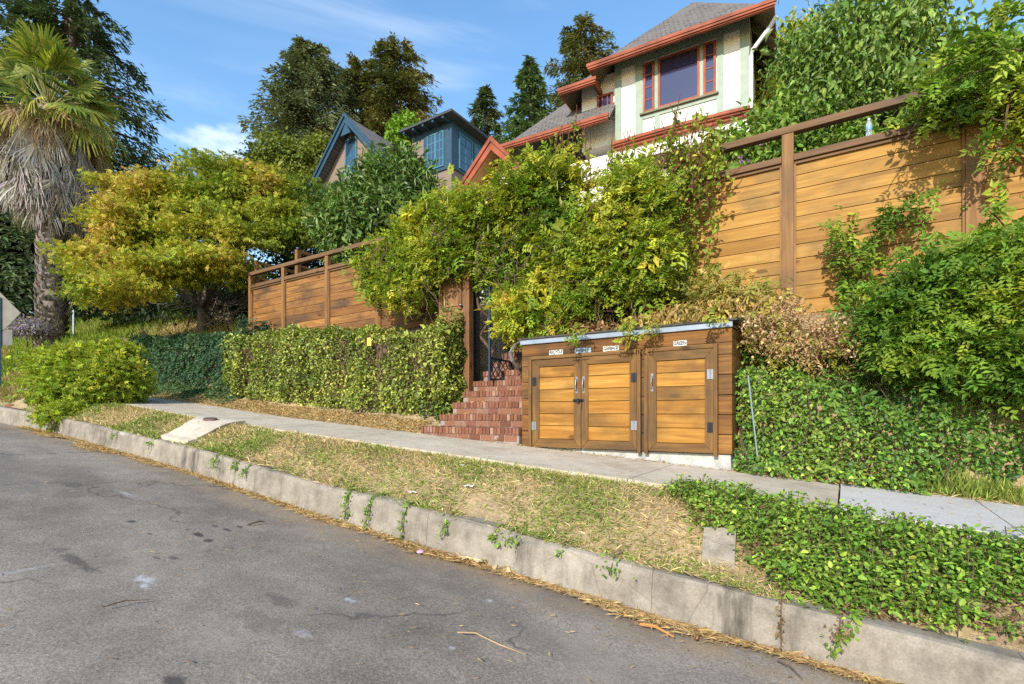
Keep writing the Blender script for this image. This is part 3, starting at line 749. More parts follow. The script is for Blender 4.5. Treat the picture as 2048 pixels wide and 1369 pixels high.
# ------------------------------------------------------------------ gate at the steps
gp = thing('gate_screen', 'carved brown wooden screen with a post left of the steps', 'gate screen', (-5.8, 7.1, .5))
GW = wood('gate_wood', 2, (.13, .065, .03), (.2, .1, .045), (.27, .14, .065), (.06, .035, .02), .6)
d = MB(); d.box(-5.60, -5.47, 7.04, 7.17, .3, 2.75); part('post', d, GW, gp, bevel=.006)
d = MB(); d.box(-6.2, -5.605, 7.09, 7.13, .5, 2.75); part('board', d, GW, gp)
d = MB()
for (a, b, z0, z1) in ((-6.14, -5.66, 1.86, 2.45), (-6.14, -5.66, .8, 1.7)):
    for k, q in ((0, .0), (1, .07)):
        a2, b2, c2, e2 = a+q, b-q, z0+q, z1-q; w = .035
        d.prism([(a2, c2), (b2, c2), (b2, c2+w), (a2, c2+w)], 7.06+k*.012, 7.088); d.prism([(a2, e2-w), (b2, e2-w), (b2, e2), (a2, e2)], 7.06+k*.012, 7.088)
        d.box(a2, a2+w, 7.062+k*.012, 7.088, c2+w+.001, e2-w-.001); d.box(b2-w, b2, 7.062+k*.012, 7.088, c2+w+.001, e2-w-.001)
part('panel_moulding', d, GW, gp, bevel=.004)
d = MB(); d.lathe((-5.66, 7.04, 1.93), [(.012, -.02), (.028, -.01), (.028, .01), (.012, .02)], 10); part('knob', d, STEEL, gp)
# arbour posts and beam carrying the vine over the gate
ARB = plain('dark_slate_paint', (.035, .04, .05), .6, .3)
ar = thing('arbour', 'dark wooden arbour carrying the wisteria over the gate', 'arbour', (-5.0, 7.3, .8))
for u, v in ((-5.63, 7.45), (-3.95, 7.45), (-5.63, 8.6), (-3.95, 8.6)):
    d = MB(); d.box(u-.05, u+.05, v-.05, v+.05, .3, 2.95); part('post', d, ARB, ar)
d = MB()
for v in (7.45, 8.6): d.box(-6.6, -3.5, v-.06, v+.06, 2.96, 3.1)
for u in np.arange(-6.4, -3.5, .4): d.box(u-.03, u+.03, 7.1, 9.0, 3.102, 3.2)
part('beam', d, GW, ar)
ig = thing('iron_gate', 'open dark blue iron gate with a lattice foot panel', 'gate', (-5.0, 7.0, .6))
BLUEM = plain('blue_black_paint', (.02, .032, .06), .4, .5, .2)
gu = -5.0
d = MB()
for v in (7.0, 8.06): d.box(gu-.018, gu+.018, v-.018, v+.018, .57, 2.15)
d.box(gu-.015, gu+.015, 7.019, 8.041, .575, .62); d.box(gu-.015, gu+.015, 7.019, 8.041, .93, .96); d.box(gu-.015, gu+.015, 7.019, 8.041, 2.08, 2.12)
part('frame', d, BLUEM, ig)
d = MB()
for k in range(9):
    v = 7.03+k*.125
    if k: d.box(gu-.007, gu+.007, v-.007, v+.007, .965, 2.075)
part('bars', d, BLUEM, ig)
d = MB()
for s in (1, -1):
    for k in range(-2, 9):
        a = np.array([7.02+k*.15, .622]); b = a+np.array([.305, .305])*1
        if s < 0: a, b = np.array([a[0]+.305, a[1]]), np.array([a[0], b[1]])
        # clip to the panel
        pts = []
        for tt in np.linspace(0, 1, 21):
            q = a+(b-a)*tt
            if 7.02 <= q[0] <= 8.04: pts.append((gu+s*.004, q[0], q[1]))
        if len(pts) > 1: d.tube([pts[0], pts[-1]], .011, 4)
part('lattice', d, BLUEM, ig)
# ------------------------------------------------------------------ cream house
SHING = NT('roof_shingles', .9, .2)
def shingles(name, a, b, c, sx=3.2, sz=8.):
    t = NT(name, .92, .15)
    br = t.n('ShaderNodeTexBrick'); br.offset = .5; br.inputs['Scale'].default_value = 1; br.inputs['Mortar Size'].default_value = .012
    br.inputs['Brick Width'].default_value = .22; br.inputs['Row Height'].default_value = .13
    br.inputs['Color1'].default_value = (*a, 1); br.inputs['Color2'].default_value = (*b, 1); br.inputs['Mortar'].default_value = (*[x*.4 for x in a], 1)
    g = t.n('ShaderNodeNewGeometry'); x = t.sep()
    cmb = t.n('ShaderNodeCombineXYZ'); t.l(t.math('ADD', x[0], t.math('MULTIPLY', x[1], .31)), cmb.inputs[0]); t.l(t.math('MULTIPLY', x[2], 1.25), cmb.inputs[1])
    t.l(cmb.outputs[0], br.inputs['Vector'])
    c1 = t.mix(t.mr(t.noise(1.5, 6, .65), .4, .65), br.outputs['Color'], c)
    c1 = t.mix(.5, c1, t.mix(1, c1, t.ramp(t.noise(14, 4, .7), [(.3, (.6, .6, .6)), (.7, (1.4, 1.4, 1.4))]), 'MULTIPLY'))
    t.col(c1); t.bump(br.outputs['Fac'], -.5, .02); return t.m
SH1 = shingles('grey_shingles', (.12, .108, .10), (.175, .158, .148), (.15, .13, .115))
SH2 = shingles('brown_grey_shingles', (.14, .12, .115), (.2, .175, .165), (.14, .125, .115))
STUC = NT('white_stucco', .9, .2); STUC.col(STUC.mix(STUC.noise(2, 5), (.68, .64, .56), (.76, .72, .65))); STUC.bump(STUC.noise(60, 4), .25, .006); STUC = STUC.m
SAGE = plain('sage_paint', (.25, .3, .235), .55, .35, 0, .08)
CORAL = plain('coral_paint', (.25, .06, .026), .65, .3, 0, .3, 2.5)
SOFF = plain('olive_soffit', (.17, .15, .09), .7, .25, 0, .12)
CREAMW = plain('weathered_white_paint', (.7, .7, .68), .5, .4, 0, .06)
def glass(name, c, rough=.06):
    t = NT(name, rough, .9); t.col(t.mix(t.noise(1.2, 3), tuple(x*.7 for x in c), c)); t.b.inputs['IOR'].default_value = 1.6; return t.m
GL = glass('window_glass', (.035, .03, .075)); GLB = glass('blue_window_glass', (.03, .055, .10))
hh = thing('cream_house', 'cream stucco house with sage trim, coral eaves and a hipped grey roof', 'house', (-3, 12.5, 4), HTH)
Q = 12.5; EZ = 8.50; WT = 8.93
PL, PR = -4.044, -.972
d = MB(); d.box(PL, PR, Q, 18.5, 6.6, WT); part('wall', d, STUC, hh)
d = MB(); d.box(-7.0, PR+.05, Q+.05, 18.5, 3.0, 6.62); part('lower_wall', d, STUC, hh)
# flared skirt under the coral band, bowed out in the middle
d = MB()
def skirt(a, b):
    p = PL+.02+(PR-PL)*a; bow = .10*math.sin(math.pi*a)
    return (p, Q-.02-(.34+bow)*(1-b)**2.2, 6.08+.62*b)
d.grid(skirt, 16, 8); part('flared_skirt', d, STUC, hh, smooth=True)
d = MB()
def band(off, z0, z1):
    n = 14; pr = []
    for i in range(n+1):
        a = i/n; p = PL-.03+(PR-PL+.06)*a; bow = .06*math.sin(math.pi*a); pr.append((p, Q-off-bow))
    d.slab([(p, q) for p, q in pr]+[(PR+.03, Q-.002), (PL-.03, Q-.002)], z0, z1)
band(.10, 6.60, 6.66); band(.16, 6.663, 6.70); band(.20, 6.703, 6.77); part('skirt_band', d, CORAL, hh)
# sage boards over the stucco
d = MB()
def sb(p0, p1, z0, z1, t_=.028): d.box(p0, p1, Q-t_, Q-.0015, z0, z1)
sb(PL, -3.88, 6.80, 8.62); sb(-3.52, -3.34, 6.80, 8.62); sb(-1.64, -1.505, 6.80, 8.62); sb(-1.155, PR, 6.80, 8.62)
sb(PL, PR, 8.623, 8.80, .03); sb(-3.335, -1.645, 7.22, 7.31, .026); sb(-3.05, -2.93, 6.80, 7.217); sb(-1.50, -1.16, 6.80, 6.92)
sb(PL-.01, PR+.01, 6.772, 6.797, .05)
part('trim_boards', d, SAGE, hh)
d = MB(); d.box(PL-.02, PR+.02, Q-.07, Q-.031, 8.80, 8.86); d.box(PL-.03, PR+.03, Q-.10, Q-.031, 8.8605, 8.92)
part('cornice', d, SOFF, hh)
d = MB(); d.box(-3.40, -1.6, Q-.085, Q-.031, 7.312, 7.352); part('sill', d, SOFF, hh)
def window(parent, p0, p1, z0, z1, q, frame, glassm, nx=1, nz=1, fw=.05, th_=.05, mun=.022, label=None):
    d = MB(); d.box(p0, p0+fw, q-th_, q-.002, z0, z1); d.box(p1-fw, p1, q-th_, q-.002, z0, z1)
    d.box(p0+fw+.001, p1-fw-.001, q-th_, q-.002, z0, z0+fw); d.box(p0+fw+.001, p1-fw-.001, q-th_, q-.002, z1-fw, z1)
    for i in range(1, nx): x = p0+(p1-p0)*i/nx; d.box(x-mun/2, x+mun/2, q-th_+.012, q-.004, z0+fw+.001, z1-fw-.001)
    for i in range(1, nz):
        z = z0+(z1-z0)*i/nz
        for k in range(nx):
            a = p0+(p1-p0)*k/nx+(fw if k == 0 else mun/2)+.001; b = p0+(p1-p0)*(k+1)/nx-(fw if k == nx-1 else mun/2)-.001
            d.box(a, b, q-th_+.014, q-.006, z-mun/2, z+mun/2)
    w = part('window', d, frame, parent, label=label)
    d = MB(); d.box(p0+fw*.5, p1-fw*.5, q-.025, q-.012, z0+fw*.5, z1-fw*.5); part('pane', d, glassm, w)
    return w
window(hh, -3.32, -3.055, 7.36, 8.56, Q, CORAL, GL, 1, 4, label='narrow four-pane window with coral frame left of the picture window')
window(hh, -2.965, -2.015, 7.36, 8.56, Q, CORAL, GL, label='large coral-framed picture window')
window(hh, -1.93, -1.66, 7.36, 8.56, Q, CORAL, GL, 1, 4, label='narrow four-pane window with coral frame right of the picture window')
for p in (-3.01, -1.975):
    d = MB(); d.box(p-.04, p+.04, Q-.032, Q-.002, 7.355, 8.62); part('mullion', d, SAGE, hh)
a0, _ = pv(1396, 300, Q+.05, HTH); a1, _ = pv(1470, 300, Q+.05, HTH)
window(hh, a0, a1, 4.2, 5.9, Q+.05, CORAL, GLB, 2, 3)
for e0, e1 in ((a0-.25, a0-.003), (a1+.003, a1+.25)):
    d = MB(); d.box(e0, e1, Q+.01, Q+.048, 3.6, 6.0); part('lower_trim', d, SAGE, hh)
# main hipped roof: thin shell, open eaves
def hip(name, p0, p1, q0, q1, ez, apex, th_=.06, mat=SH1, under=SOFF):
    (pa, qa, za), (pb, qb, zb_) = apex
    c = [(p0, q0, ez), (p1, q0, ez), (p1, q1, ez), (p0, q1, ez), (pa, qa, za), (pb, qb, zb_)]
    fs = [(0, 1, 4), (1, 2, 5, 4), (2, 3, 5), (3, 0, 4, 5)]
    d = MB(); up = [(x, y, z+th_) for x, y, z in c]; d.add(up, fs)
    r = part(name, d, mat, hh)
    d = MB(); d.add(c, [tuple(reversed(f)) for f in fs]); part('soffit', d, under, hh)
    return r
hip('roof', -4.48, -.50, 12.0, 19, EZ, ((-2.45, 14.05, 10.75), (-2.45, 16.9, 10.75)), .09)
def gutter(p0, p1, q0, z, q1=None):
    d = MB(); d.box(p0-.05, p1+.05, q0-.07, q0-.001, z-.02, z+.06); d.box(p0-.09, p1+.09, q0-.12, q0-.0705, z+.055, z+.13); d.box(p0-.07, p1+.07, q0-.10, q0-.071, z+.005, z+.053)
    if q1: d.box(p1, p1+.05, q0+.001, q1, z-.02, z+.10); d.box(p0-.05, p0, q0+.001, q1, z-.02, z+.10)
    part('eave_gutter', d, CORAL, hh)
gutter(-4.48, -.50, 12.0, EZ, 19)
d = MB()
for q in np.arange(12.9, 19, .6): d.hexa([(-.96, q-.04, 8.78), (-.51, q-.04, 8.42), (-.51, q+.04, 8.42), (-.96, q+.04, 8.78), (-.96, q-.04, 8.9), (-.51, q-.04, 8.5), (-.51, q+.04, 8.5), (-.96, q+.04, 8.9)])
part('rafter_tails', d, SOFF, hh)
d = MB(); d.tube([(-.42, 12.2, 8.45), (-.55, 12.3, 8.33), (-.90, 12.42, 8.02), (-.93, 12.43, 7.9), (-.93, 12.43, 6.75)], .045, 8); part('downspout', d, CREAMW, hh)
# recessed bay on the left with its own small eave
d = MB(); d.box(-4.98, PL-.002, 12.62, 18, 6.9, 8.7); part('recess_wall', d, STUC, hh)
c0, z0_ = pv(1195, 200, 12.62, HTH); c1, _ = pv(1228, 200, 12.62, HTH)
window(hh, c0, c1-.02, 7.72, 8.2, 12.62, CORAL, GL, 3, 1)
hip('side_roof', -5.32, -4.5, 12.12, 18, 8.22, ((-4.3, 13.4, 9.5), (-4.3, 16, 9.5)), .07)
gutter(-5.32, -4.46, 12.12, 8.22, 18)
# lower roof over the ground floor
d = MB(); lp = [(-7.15, 12.0, 7.16), (-4.02, 12.0, 7.16), (-4.02, 12.62, 7.873), (-4.98, 12.62, 7.873), (-4.98, 13.55, 8.94), (-5.60, 13.55, 8.94), (-7.15, 17, 7.16), (-5.60, 16, 8.94)]
d.add([(x, y, z+.07) for x, y, z in lp], [(0, 1, 2, 3, 4, 5), (6, 0, 5, 7), (5, 4, 7)])
part('lower_roof', d, SH1, hh)
d = MB(); d.add(lp, [(5, 4, 3, 2, 1, 0), (7, 5, 0, 6)]); part('soffit', d, SOFF, hh)
gutter(-7.15, -4.1, 12.0, 7.16)
# entry gable
GQ = 10.6
pk, pz = pv(984, 277, GQ, HTH); fl, fz = pv(924, 368, GQ, HTH); fr, frz = pv(1070, 352, GQ, HTH)
sl_ = (pz-fz)/(pk-fl); fr = pk+(pk-fl); 
d = MB()
def rake(p_f, s):
    w = .16
    d.prism([(pk, pz-.02), (pk, pz-.02-w*1.75), (p_f, fz-w*1.1-.25), (p_f-s*.0, fz-.25)] if s < 0 else [(p_f, fz-.25), (p_f, fz-w*1.1-.25), (pk+.001, pz-.02-w*1.75), (pk+.001, pz-.02)], GQ-.05, GQ)
    w2 = .07
    d.prism([(pk, pz+.03), (pk, pz-.03-w2), (p_f, fz-.2-w2), (p_f, fz-.16)] if s < 0 else [(p_f, fz-.16), (p_f, fz-.2-w2), (pk+.001, pz-.03-w2), (pk+.001, pz+.03)], GQ-.085, GQ-.0505)
rake(fl-.15, -1); rake(fr+.15, 1); part('barge_board', d, CORAL, hh)
d = MB(); d.add([(pk, GQ, pz), (fl-.15, GQ, fz-.25), (fl-.15, 13, fz-.25), (pk, 13, pz), (fr+.15, GQ, fz-.25), (fr+.15, 13, fz-.25)], [(0, 1, 2, 3), (4, 0, 3, 5)]); part('entry_roof', d, SH1, hh)
d = MB(); d.add([(pk, GQ, pz-.1), (fl-.15, GQ, fz-.36), (fl-.15, 13, fz-.36), (pk, 13, pz-.1), (fr+.15, GQ, fz-.36), (fr+.15, 13, fz-.36)], [(3, 2, 1, 0), (5, 3, 0, 4)]); part('entry_soffit', d, plain('stained_soffit', (.45, .27, .1), .7, .25), hh)
d = MB(); d.prism([(fl, 3), (fr, 3), (fr, fz-.25), (pk, pz-.35), (fl, fz-.25)], GQ+.55, GQ+.75); part('entry_wall', d, STUC, hh)

# ------------------------------------------------------------------ blue-trimmed house
def siding(name, a, b, row=.11):
    t = NT(name, .85, .2); x = t.sep(); z = t.math('FRACT', t.math('DIVIDE', x[2], row))
    cc = t.mix(t.noise(3, 5), a, b); cc = t.mix(t.mr(z, .0, .12, .75, 0), cc, tuple(q*.35 for q in a)); t.col(cc); t.bump(z, .6, .02); return t.m
SIDE = siding('taupe_siding', (.2, .15, .115), (.27, .205, .16))
BLUE = plain('dark_blue_paint', (.02, .055, .09), .5, .4, 0, .12)
TEAL = plain('teal_sash_paint', (.05, .17, .2), .5, .4, 0, .1)
bh = thing('blue_trimmed_house', 'taupe sided house with dark blue gable and boxed blue dormer', 'house', (-15, 14, 6))
gq = 13.5; gp0, gz0 = pv(692, 232, gq); gl, glz = pv(622, 378, gq); gr = gp0+(gp0-gl)
d = MB(); d.prism([(gl+.3, 5), (gr-.3, 5), (gr-.3, glz+.2), (gp0, gz0-.3), (gl+.3, glz+.2)], gq+.35, gq+9); part('gable_wall', d, SIDE, bh)
d = MB()
d.add([(gp0, gq, gz0), (gl, gq, glz), (gl, gq+9, glz), (gp0, gq+9, gz0), (gr, gq, glz), (gr, gq+9, glz)], [(0, 1, 2, 3), (4, 0, 3, 5)])
d.add([(gp0, gq, gz0-.12), (gl, gq, glz-.12), (gl, gq+9, glz-.12), (gp0, gq+9, gz0-.12), (gr, gq, glz-.12), (gr, gq+9, glz-.12)], [(3, 2, 1, 0), (5, 3, 0, 4)])
part('roof', d, SH2, bh)
d = MB(); w = .2
d.prism([(gp0, gz0+.04), (gp0, gz0-w*1.5), (gl+.05, glz-.18), (gl-.08, glz-.02)], gq-.06, gq-.002); d.prism([(gr+.08, glz-.02), (gr-.05, glz-.18), (gp0+.001, gz0-w*1.5), (gp0+.001, gz0+.04)], gq-.06, gq-.002)
d.prism([(gp0, gz0+.08), (gp0, gz0-.06), (gl-.06, glz-.06), (gl-.1, glz+.03)], gq-.12, gq-.0605); d.prism([(gr+.1, glz+.03), (gr+.06, glz-.06), (gp0+.001, gz0-.06), (gp0+.001, gz0+.08)], gq-.12, gq-.0605)
d.prism([(gp0-.3, gz0-.75), (gp0+.3, gz0-.75), (gp0+.02, gz0-.32), (gp0-.02, gz0-.32)], gq-.03, gq+.02)
part('barge_board', d, BLUE, bh)
d = MB(); d.box(gl-.25, gr+.25, gq-.15, gq+.34, glz-.42, glz-.25); d.box(gl-.9, gr+.4, gq-.5, gq+.34, glz-.68, glz-.50); part('lower_eave', d, BLUE, bh)
x0, _ = pv(692, 300, gq+.35); x1, _ = pv(714, 300, gq+.35)
window(bh, x0-.02, x1+.02, 9.75, 11.2, gq+.35, TEAL, GLB, 1, 2, .06)
dr, dt = -13.742, 12.245; dl_ = -16.0; dv = 16.5
d = MB(); d.box(dl_, dr, dv, dv+4.2, 6, dt-.1); part('dormer_wall', d, SIDE, bh)
d = MB(); d.box(-15.28, dr+.03, dv-.03, dv-.002, 10.35, dt); d.box(dr+.002, dr+.03, dv-.002, dv+3.7, 10.35, dt); d.box(-15.35, dr+.06, dv-.07, dv-.031, 10.28, 10.38); d.box(dr+.031, dr+.07, dv-.03, dv+3.75, 10.28, 10.38)
d.box(-15.9, -15.29, dv-.03, dv-.002, 11.95, dt)
part('dormer_cladding', d, BLUE, bh)
window(bh, -15.05, -14.58, 10.45, 11.95, dv-.031, TEAL, GLB, 2, 4, .05, .04, .03); window(bh, -14.57, -14.12, 10.45, 11.95, dv-.031, TEAL, GLB, 2, 4, .05, .04, .03)
# side casements, turned to face along the street
for k in range(3):
    v0 = dv+.45+k*1.05
    d = MB(); F = .05; xq = dr+.031
    d.box(xq, xq+.04, v0, v0+F, 10.45, 11.95); d.box(xq, xq+.04, v0+.92-F, v0+.92, 10.45, 11.95); d.box(xq, xq+.04, v0+F+.001, v0+.92-F-.001, 10.45, 10.5); d.box(xq, xq+.04, v0+F+.001, v0+.92-F-.001, 11.9, 11.95)
    d.box(xq, xq+.03, v0+.445, v0+.475, 10.501, 11.899)
    for z in (10.83, 11.2, 11.57): d.box(xq, xq+.028, v0+F+.001, v0+.444, z-.015, z+.015); d.box(xq, xq+.028, v0+.476, v0+.92-F-.001, z-.015, z+.015)
    w_ = part('window', d, TEAL, bh); d = MB(); d.box(xq+.002, xq+.012, v0+.03, v0+.89, 10.48, 11.92); part('pane', d, GLB, w_)
d = MB(); d.hexa([(dl_-.2, dv-.55, dt+.0), (dr+.45, dv-.55, dt+.0), (dr+.45, dv+4.3, dt+.05), (dl_-.2, dv+4.3, dt+.05), (dl_-.2, dv-.55, dt+.1), (dr+.45, dv-.55, dt+.1), (dr+.45, dv+4.3, dt+.15), (dl_-.2, dv+4.3, dt+.15)])
part('dormer_roof', d, plain('flat_roof_edge', (.05, .055, .06), .7, .3), bh)
d = MB()
for u in np.arange(dl_, dr+.3, .55): d.box(u-.05, u+.05, dv-.5, dv-.072, dt-.10, dt-.005)
part('rafter_tails', d, BLUE, bh)
# ------------------------------------------------------------------ planting
def poly_uv(pts, v): return [pv(x, y, v) for x, y in pts]

UPZ = np.array([0, 0, 1.])
def leaves_on(f, P, O, tpl, size, col, droop=.3, out=.6, up=.5, jit=.6, sizej=.25):
    n = len(P); T = unit(O*out+rnd(n)*jit-UPZ*droop); N = unit(UPZ*up+O*.6+rnd(n)*.45)
    f.add(tpl, P, T, N, size*np.exp(RNG.normal(size=n)*sizej), col)

# ---- trimmed hedge beside the steps
HED = [(.06,.10,.018),(.14,.18,.03),(.29,.32,.05),(.47,.46,.10)]
def hedge_pts(n, u0, u1, vf, depth, z1, seed, rag=.1):
    L = u1-u0; k = RNG.uniform(0, 1, n); face = np.where(k < .62, 0, np.where(k < .88, 1, 2))
    u = RNG.uniform(u0, u1, n); v = np.zeros(n); z = np.zeros(n); O = np.zeros((n, 3))
    zb_ = terrain(u, np.full(n, vf+.1))-.02; zt = z1(u)
    t = RNG.uniform(0, 1, n); r = .22
    v = np.where(face == 0, vf+.10*(t-.3)**2, vf+t*depth); z = np.where(face == 0, zb_+(zt-zb_)*t, zt-.18*np.abs(t-.45)**2)
    # rounded shoulder
    sh = np.clip((z-(zt-r))/r, 0, 1)*(face == 0); v = v+sh**2*.16
    O[:, 1] = np.where(face == 0, -1, -.15); O[:, 2] = np.where(face == 0, .25+sh, 1)
    e = face == 2
    u = np.where(e, u1-.02-.1*(t-.5)**2, u); zz = RNG.uniform(0, 1, n)
    v = np.where(e, vf+t*depth, v); z = np.where(e, terrain(u, v)+(zt-terrain(u, v))*zz, z); O[e] = (1, -.3, .2)
    P = np.stack([u, v, z], 1); O = unit(O)
    d = rag*sn(P, .13, seed)+rag*1.3*sn(P, .42, seed+1)-np.abs(RNG.normal(size=n))*.07
    return P+O*d[:, None], O
hz1 = lambda u: np.interp(u, [-12.6, -11.5, -8, -5.2], [1.80, 1.84, 1.64, 1.52])+.05*np.sin(np.asarray(u)*2.3)+.035*np.sin(np.asarray(u)*5.1+1)+.02*np.sin(np.asarray(u)*11.7)
hg = thing('hedge', 'clipped variegated hedge below the weathered fence, left of the steps', 'hedge', (-8.8, 6.5, .1))
P, O = hedge_pts(28000, -12.35, -5.6, 6.45, .8, hz1, 40, .10)
f = Fol(); leaves_on(f, P, O, OVAL, .058, pal(P, HED, .3, .25, 1, .3), .25, .6, .55, .95); f.out('foliage', GLOSS, hg)
d = MB(); us_ = 0
d.grid(lambda a, b: (-12.2+6.35*a, 6.58+.1*b, float(terrain(-12.2+6.7*a, 6.6))-.1+(float(hz1(-12.2+6.7*a))-.2-float(terrain(-12.2+6.7*a, 6.6))+.1)*b), 30, 6)  # dark core sheet added among the twigs, standing for the hedge's shaded depth
for k in range(60):
    u = RNG.uniform(-12, -5.85); p, r = branch((u, 6.62, float(terrain(u, 6.6))-.05), (u+RNG.uniform(-.2, .2), 6.5, float(hz1(u))-.2), 4, 0, .08, .016, .006); d.tube(p, r, 4)
part('dark_twig_core', d, TWIG, hg)
# ---- shaded ivy hedge further up
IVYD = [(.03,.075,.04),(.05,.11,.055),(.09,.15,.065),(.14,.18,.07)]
iz1 = lambda u: np.interp(u, [-19, -14, -12], [2.5, 2.1, 1.95])
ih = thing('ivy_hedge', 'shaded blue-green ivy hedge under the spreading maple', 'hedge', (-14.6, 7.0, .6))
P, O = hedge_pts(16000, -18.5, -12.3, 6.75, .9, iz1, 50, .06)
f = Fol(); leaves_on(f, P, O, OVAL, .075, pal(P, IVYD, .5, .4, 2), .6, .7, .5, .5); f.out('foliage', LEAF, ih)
d = MB(); d.grid(lambda a, b: (-18.4+6.0*a, 6.98+.1*b, float(terrain(-18.4+6*a, 6.9))-.1+1.45*b), 20, 4); part('dark_twig_core', d, TWIG, ih)  # single dark sheet added inside the ivy, standing for its shaded depth
# low ivy spilling forward where the hedges meet
P = np.stack([RNG.uniform(-17.5, -11.6, 9000), RNG.uniform(6.1, 6.5, 9000), np.zeros(9000)], 1); t = RNG.uniform(0, 1, 9000)
P[:, 2] = terrain(P[:, 0], P[:, 1])+.9*t*np.clip(1-np.abs(P[:, 0]+12.4)/.9, .25, 1); P[:, 1] += .45*t+.05*sn(P, .2, 3)
f = Fol(); leaves_on(f, P, np.tile([0., -.8, .4], (9000, 1)), OVAL, .06, pal(P, [(.04,.09,.03),(.08,.14,.05),(.13,.18,.06)], .4, .3, 3)); o = f.out('ivy_clump', LEAF, None, base=(-12.4, 6.3, .3))
o['label'] = 'low ivy clump spilling onto the sidewalk where the two hedges meet'; o['category'] = 'ivy'

# ---- ivy on the right bank
IVY = [(.03,.08,.012),(.065,.145,.02),(.14,.235,.03),(.28,.34,.055)]
n = 30000
W2 = [0, .03, .15, .5, 1]; V2 = [5.9, 6.05, 6.3, 6.6, 7.3]
w = RNG.uniform(0.01, .95, n); u = RNG.uniform(-1.02, 4.5, n)
s_, b_ = side_z(u), bank_z(u)
P = np.stack([u, np.interp(w, W2, V2)+.02, s_-.05+(b_-s_)*w], 1)
O = unit(np.stack([0*u, -1+.0*u, .45+.4*(w > .6)], 1))
d_ = .14+.16*sn(P, .35, 60)+.10*sn(P, .13, 61)-np.abs(RNG.normal(size=n))*.06; d_ += .14*np.sin(np.clip(w, 0, 1)*3.14)
P = P+O*d_[:, None]
iv = thing('ivy', 'bright green ivy covering the bank right of the bin enclosure', 'ivy', (1.2, 6.4, -.4))
f = Fol(); leaves_on(f, P, O, OVAL, .05, pal(P, IVY, .4, .35, 4, .32), .55, .6, .55, .5); f.out('foliage', GLOSS, iv)
d = MB()
for k in range(70):
    u = RNG.uniform(-.95, 4); z0 = float(side_z(u)); p, r = branch((u, 6.06, z0-.02), (u+RNG.uniform(-.4, .4), 6.15+RNG.uniform(0, .35), z0+RNG.uniform(.3, 1.2)), 5, 0, .12, .008, .003); d.tube(p, r, 4)
part('stems', d, TWIG, iv)

# ---- wisteria
WIST = [(.07,.14,.014),(.14,.225,.02),(.27,.32,.03),(.46,.43,.04),(.54,.39,.075)]
WISTR = [(.055,.13,.014),(.11,.20,.022),(.21,.30,.03),(.38,.40,.045)]
def vine_mass(f, poly, vplane, n, bulge, depth, stops, seed, size=.2, gaps=.25, per=5, spread=.11, vslope=0.):
    q = polypts(poly_uv(poly, vplane), n); P = np.stack([q[:, 0], np.full(n, vplane), q[:, 1]], 1)
    keep = sn(P*np.array([1, 1, 1.3]), .38, seed) > -1+gaps*.9+RNG.normal(size=n)*.12; P = P[keep]
    b = .5+.5*sn(P, .55, seed+1); zz = P[:, 2]-P[:, 2].mean()
    P[:, 1] += -bulge*b+depth*RNG.uniform(0, 1, len(P))**1.7+vslope*zz
    P, O = clumps(P, np.tile([0., -.75, .35], (len(P), 1)), per, spread)
    O = unit(O+rnd(len(P))*.55)
    f_n = len(P); T = unit(O*.8+rnd(f_n)*.45-UPZ*.35); N = unit(UPZ*.8-np.array([0, .5, 0])+rnd(f_n)*.35)
    S = size*np.exp(RNG.normal(size=f_n)*.25)
    c = pal(P, stops, .55, .3, seed)
    # each leaf tinted on its own
    for k, tp in enumerate(PINNS): f.add(tp, P[k::4], T[k::4], N[k::4], S[k::4]*RNG.uniform(.8, 1.2), c[k::4])
    return P
def drape_stems(d, poly, vplane, n, seed, r0=.018, length=1.2):
    q = polypts(poly_uv(poly, vplane), n)
    for k in range(n):
        a = np.array([q[k, 0], vplane-.1+RNG.uniform(-.15, .3), q[k, 1]]); b = a+np.array([RNG.uniform(-.6, .6), RNG.uniform(-.15, .15), RNG.uniform(-.9, .2)])*length
        p, r = branch(a, b, 6, RNG.uniform(-.1, .12), .10, r0*RNG.uniform(.4, 1), .004); d.tube(p, r, 5)
def sprig(pts, f, d, v=7.55, dens=9, size=.15, stops=WISTR, spread=.07, r=.008):
    uv = [pv(x, y, v) for x, y in pts]; p = [(a, v-.02-.1*RNG.uniform(0, 1), b) for a, b in uv]; d.tube(p, [r]*(len(p)-1)+[r*.4], 5)
    pa = np.array(p); seg = np.linalg.norm(np.diff(pa, axis=0), axis=1); n = int(seg.sum()*dens*10)
    t = RNG.uniform(0, len(pa)-1.001, n); i = t.astype(int); Q = pa[i]+(pa[i+1]-pa[i])*(t-i)[:, None]+rnd(n)*spread; Q[:, 1] = np.minimum(Q[:, 1], v+.1)
    O = unit(rnd(n)*.7+np.array([0, -.6, .1])); T = unit(O+rnd(n)*.3-UPZ*.25); N = unit(UPZ*.7-np.array([0, .6, 0])+rnd(n)*.3)
    S = size*np.exp(RNG.normal(size=n)*.25); c = pal(Q, stops, .4, .3, 15)
    for k, tp in enumerate(PINNS): f.add(tp, Q[k::4], T[k::4], N[k::4], S[k::4], c[k::4])
WP1 = [(735,560),(722,520),(755,488),(785,460),(820,432),(870,405),(930,398),(985,402),(1020,378),(1050,345),(1085,322),(1140,330),(1200,345),(1270,350),(1325,370),(1355,385),(1350,430),(1355,520),(1345,580),(1390,610),(1450,622),(1500,640),(1480,652),(1460,640),(1300,655),(1180,660),(1060,672),(1010,668),(1000,650),(998,612),(985,568),(935,532),(905,545),(872,552),(850,600),(800,610),(755,595)]
wi = thing('wisteria', 'large yellowing wisteria smothering the gate arbour and fence above the bins', 'vine', (-3.9, 7.1, 1.0))
f = Fol(); vine_mass(f, WP1, 7.0, 4300, .5, .8, WIST, 70, .14, .42, 6, .10)
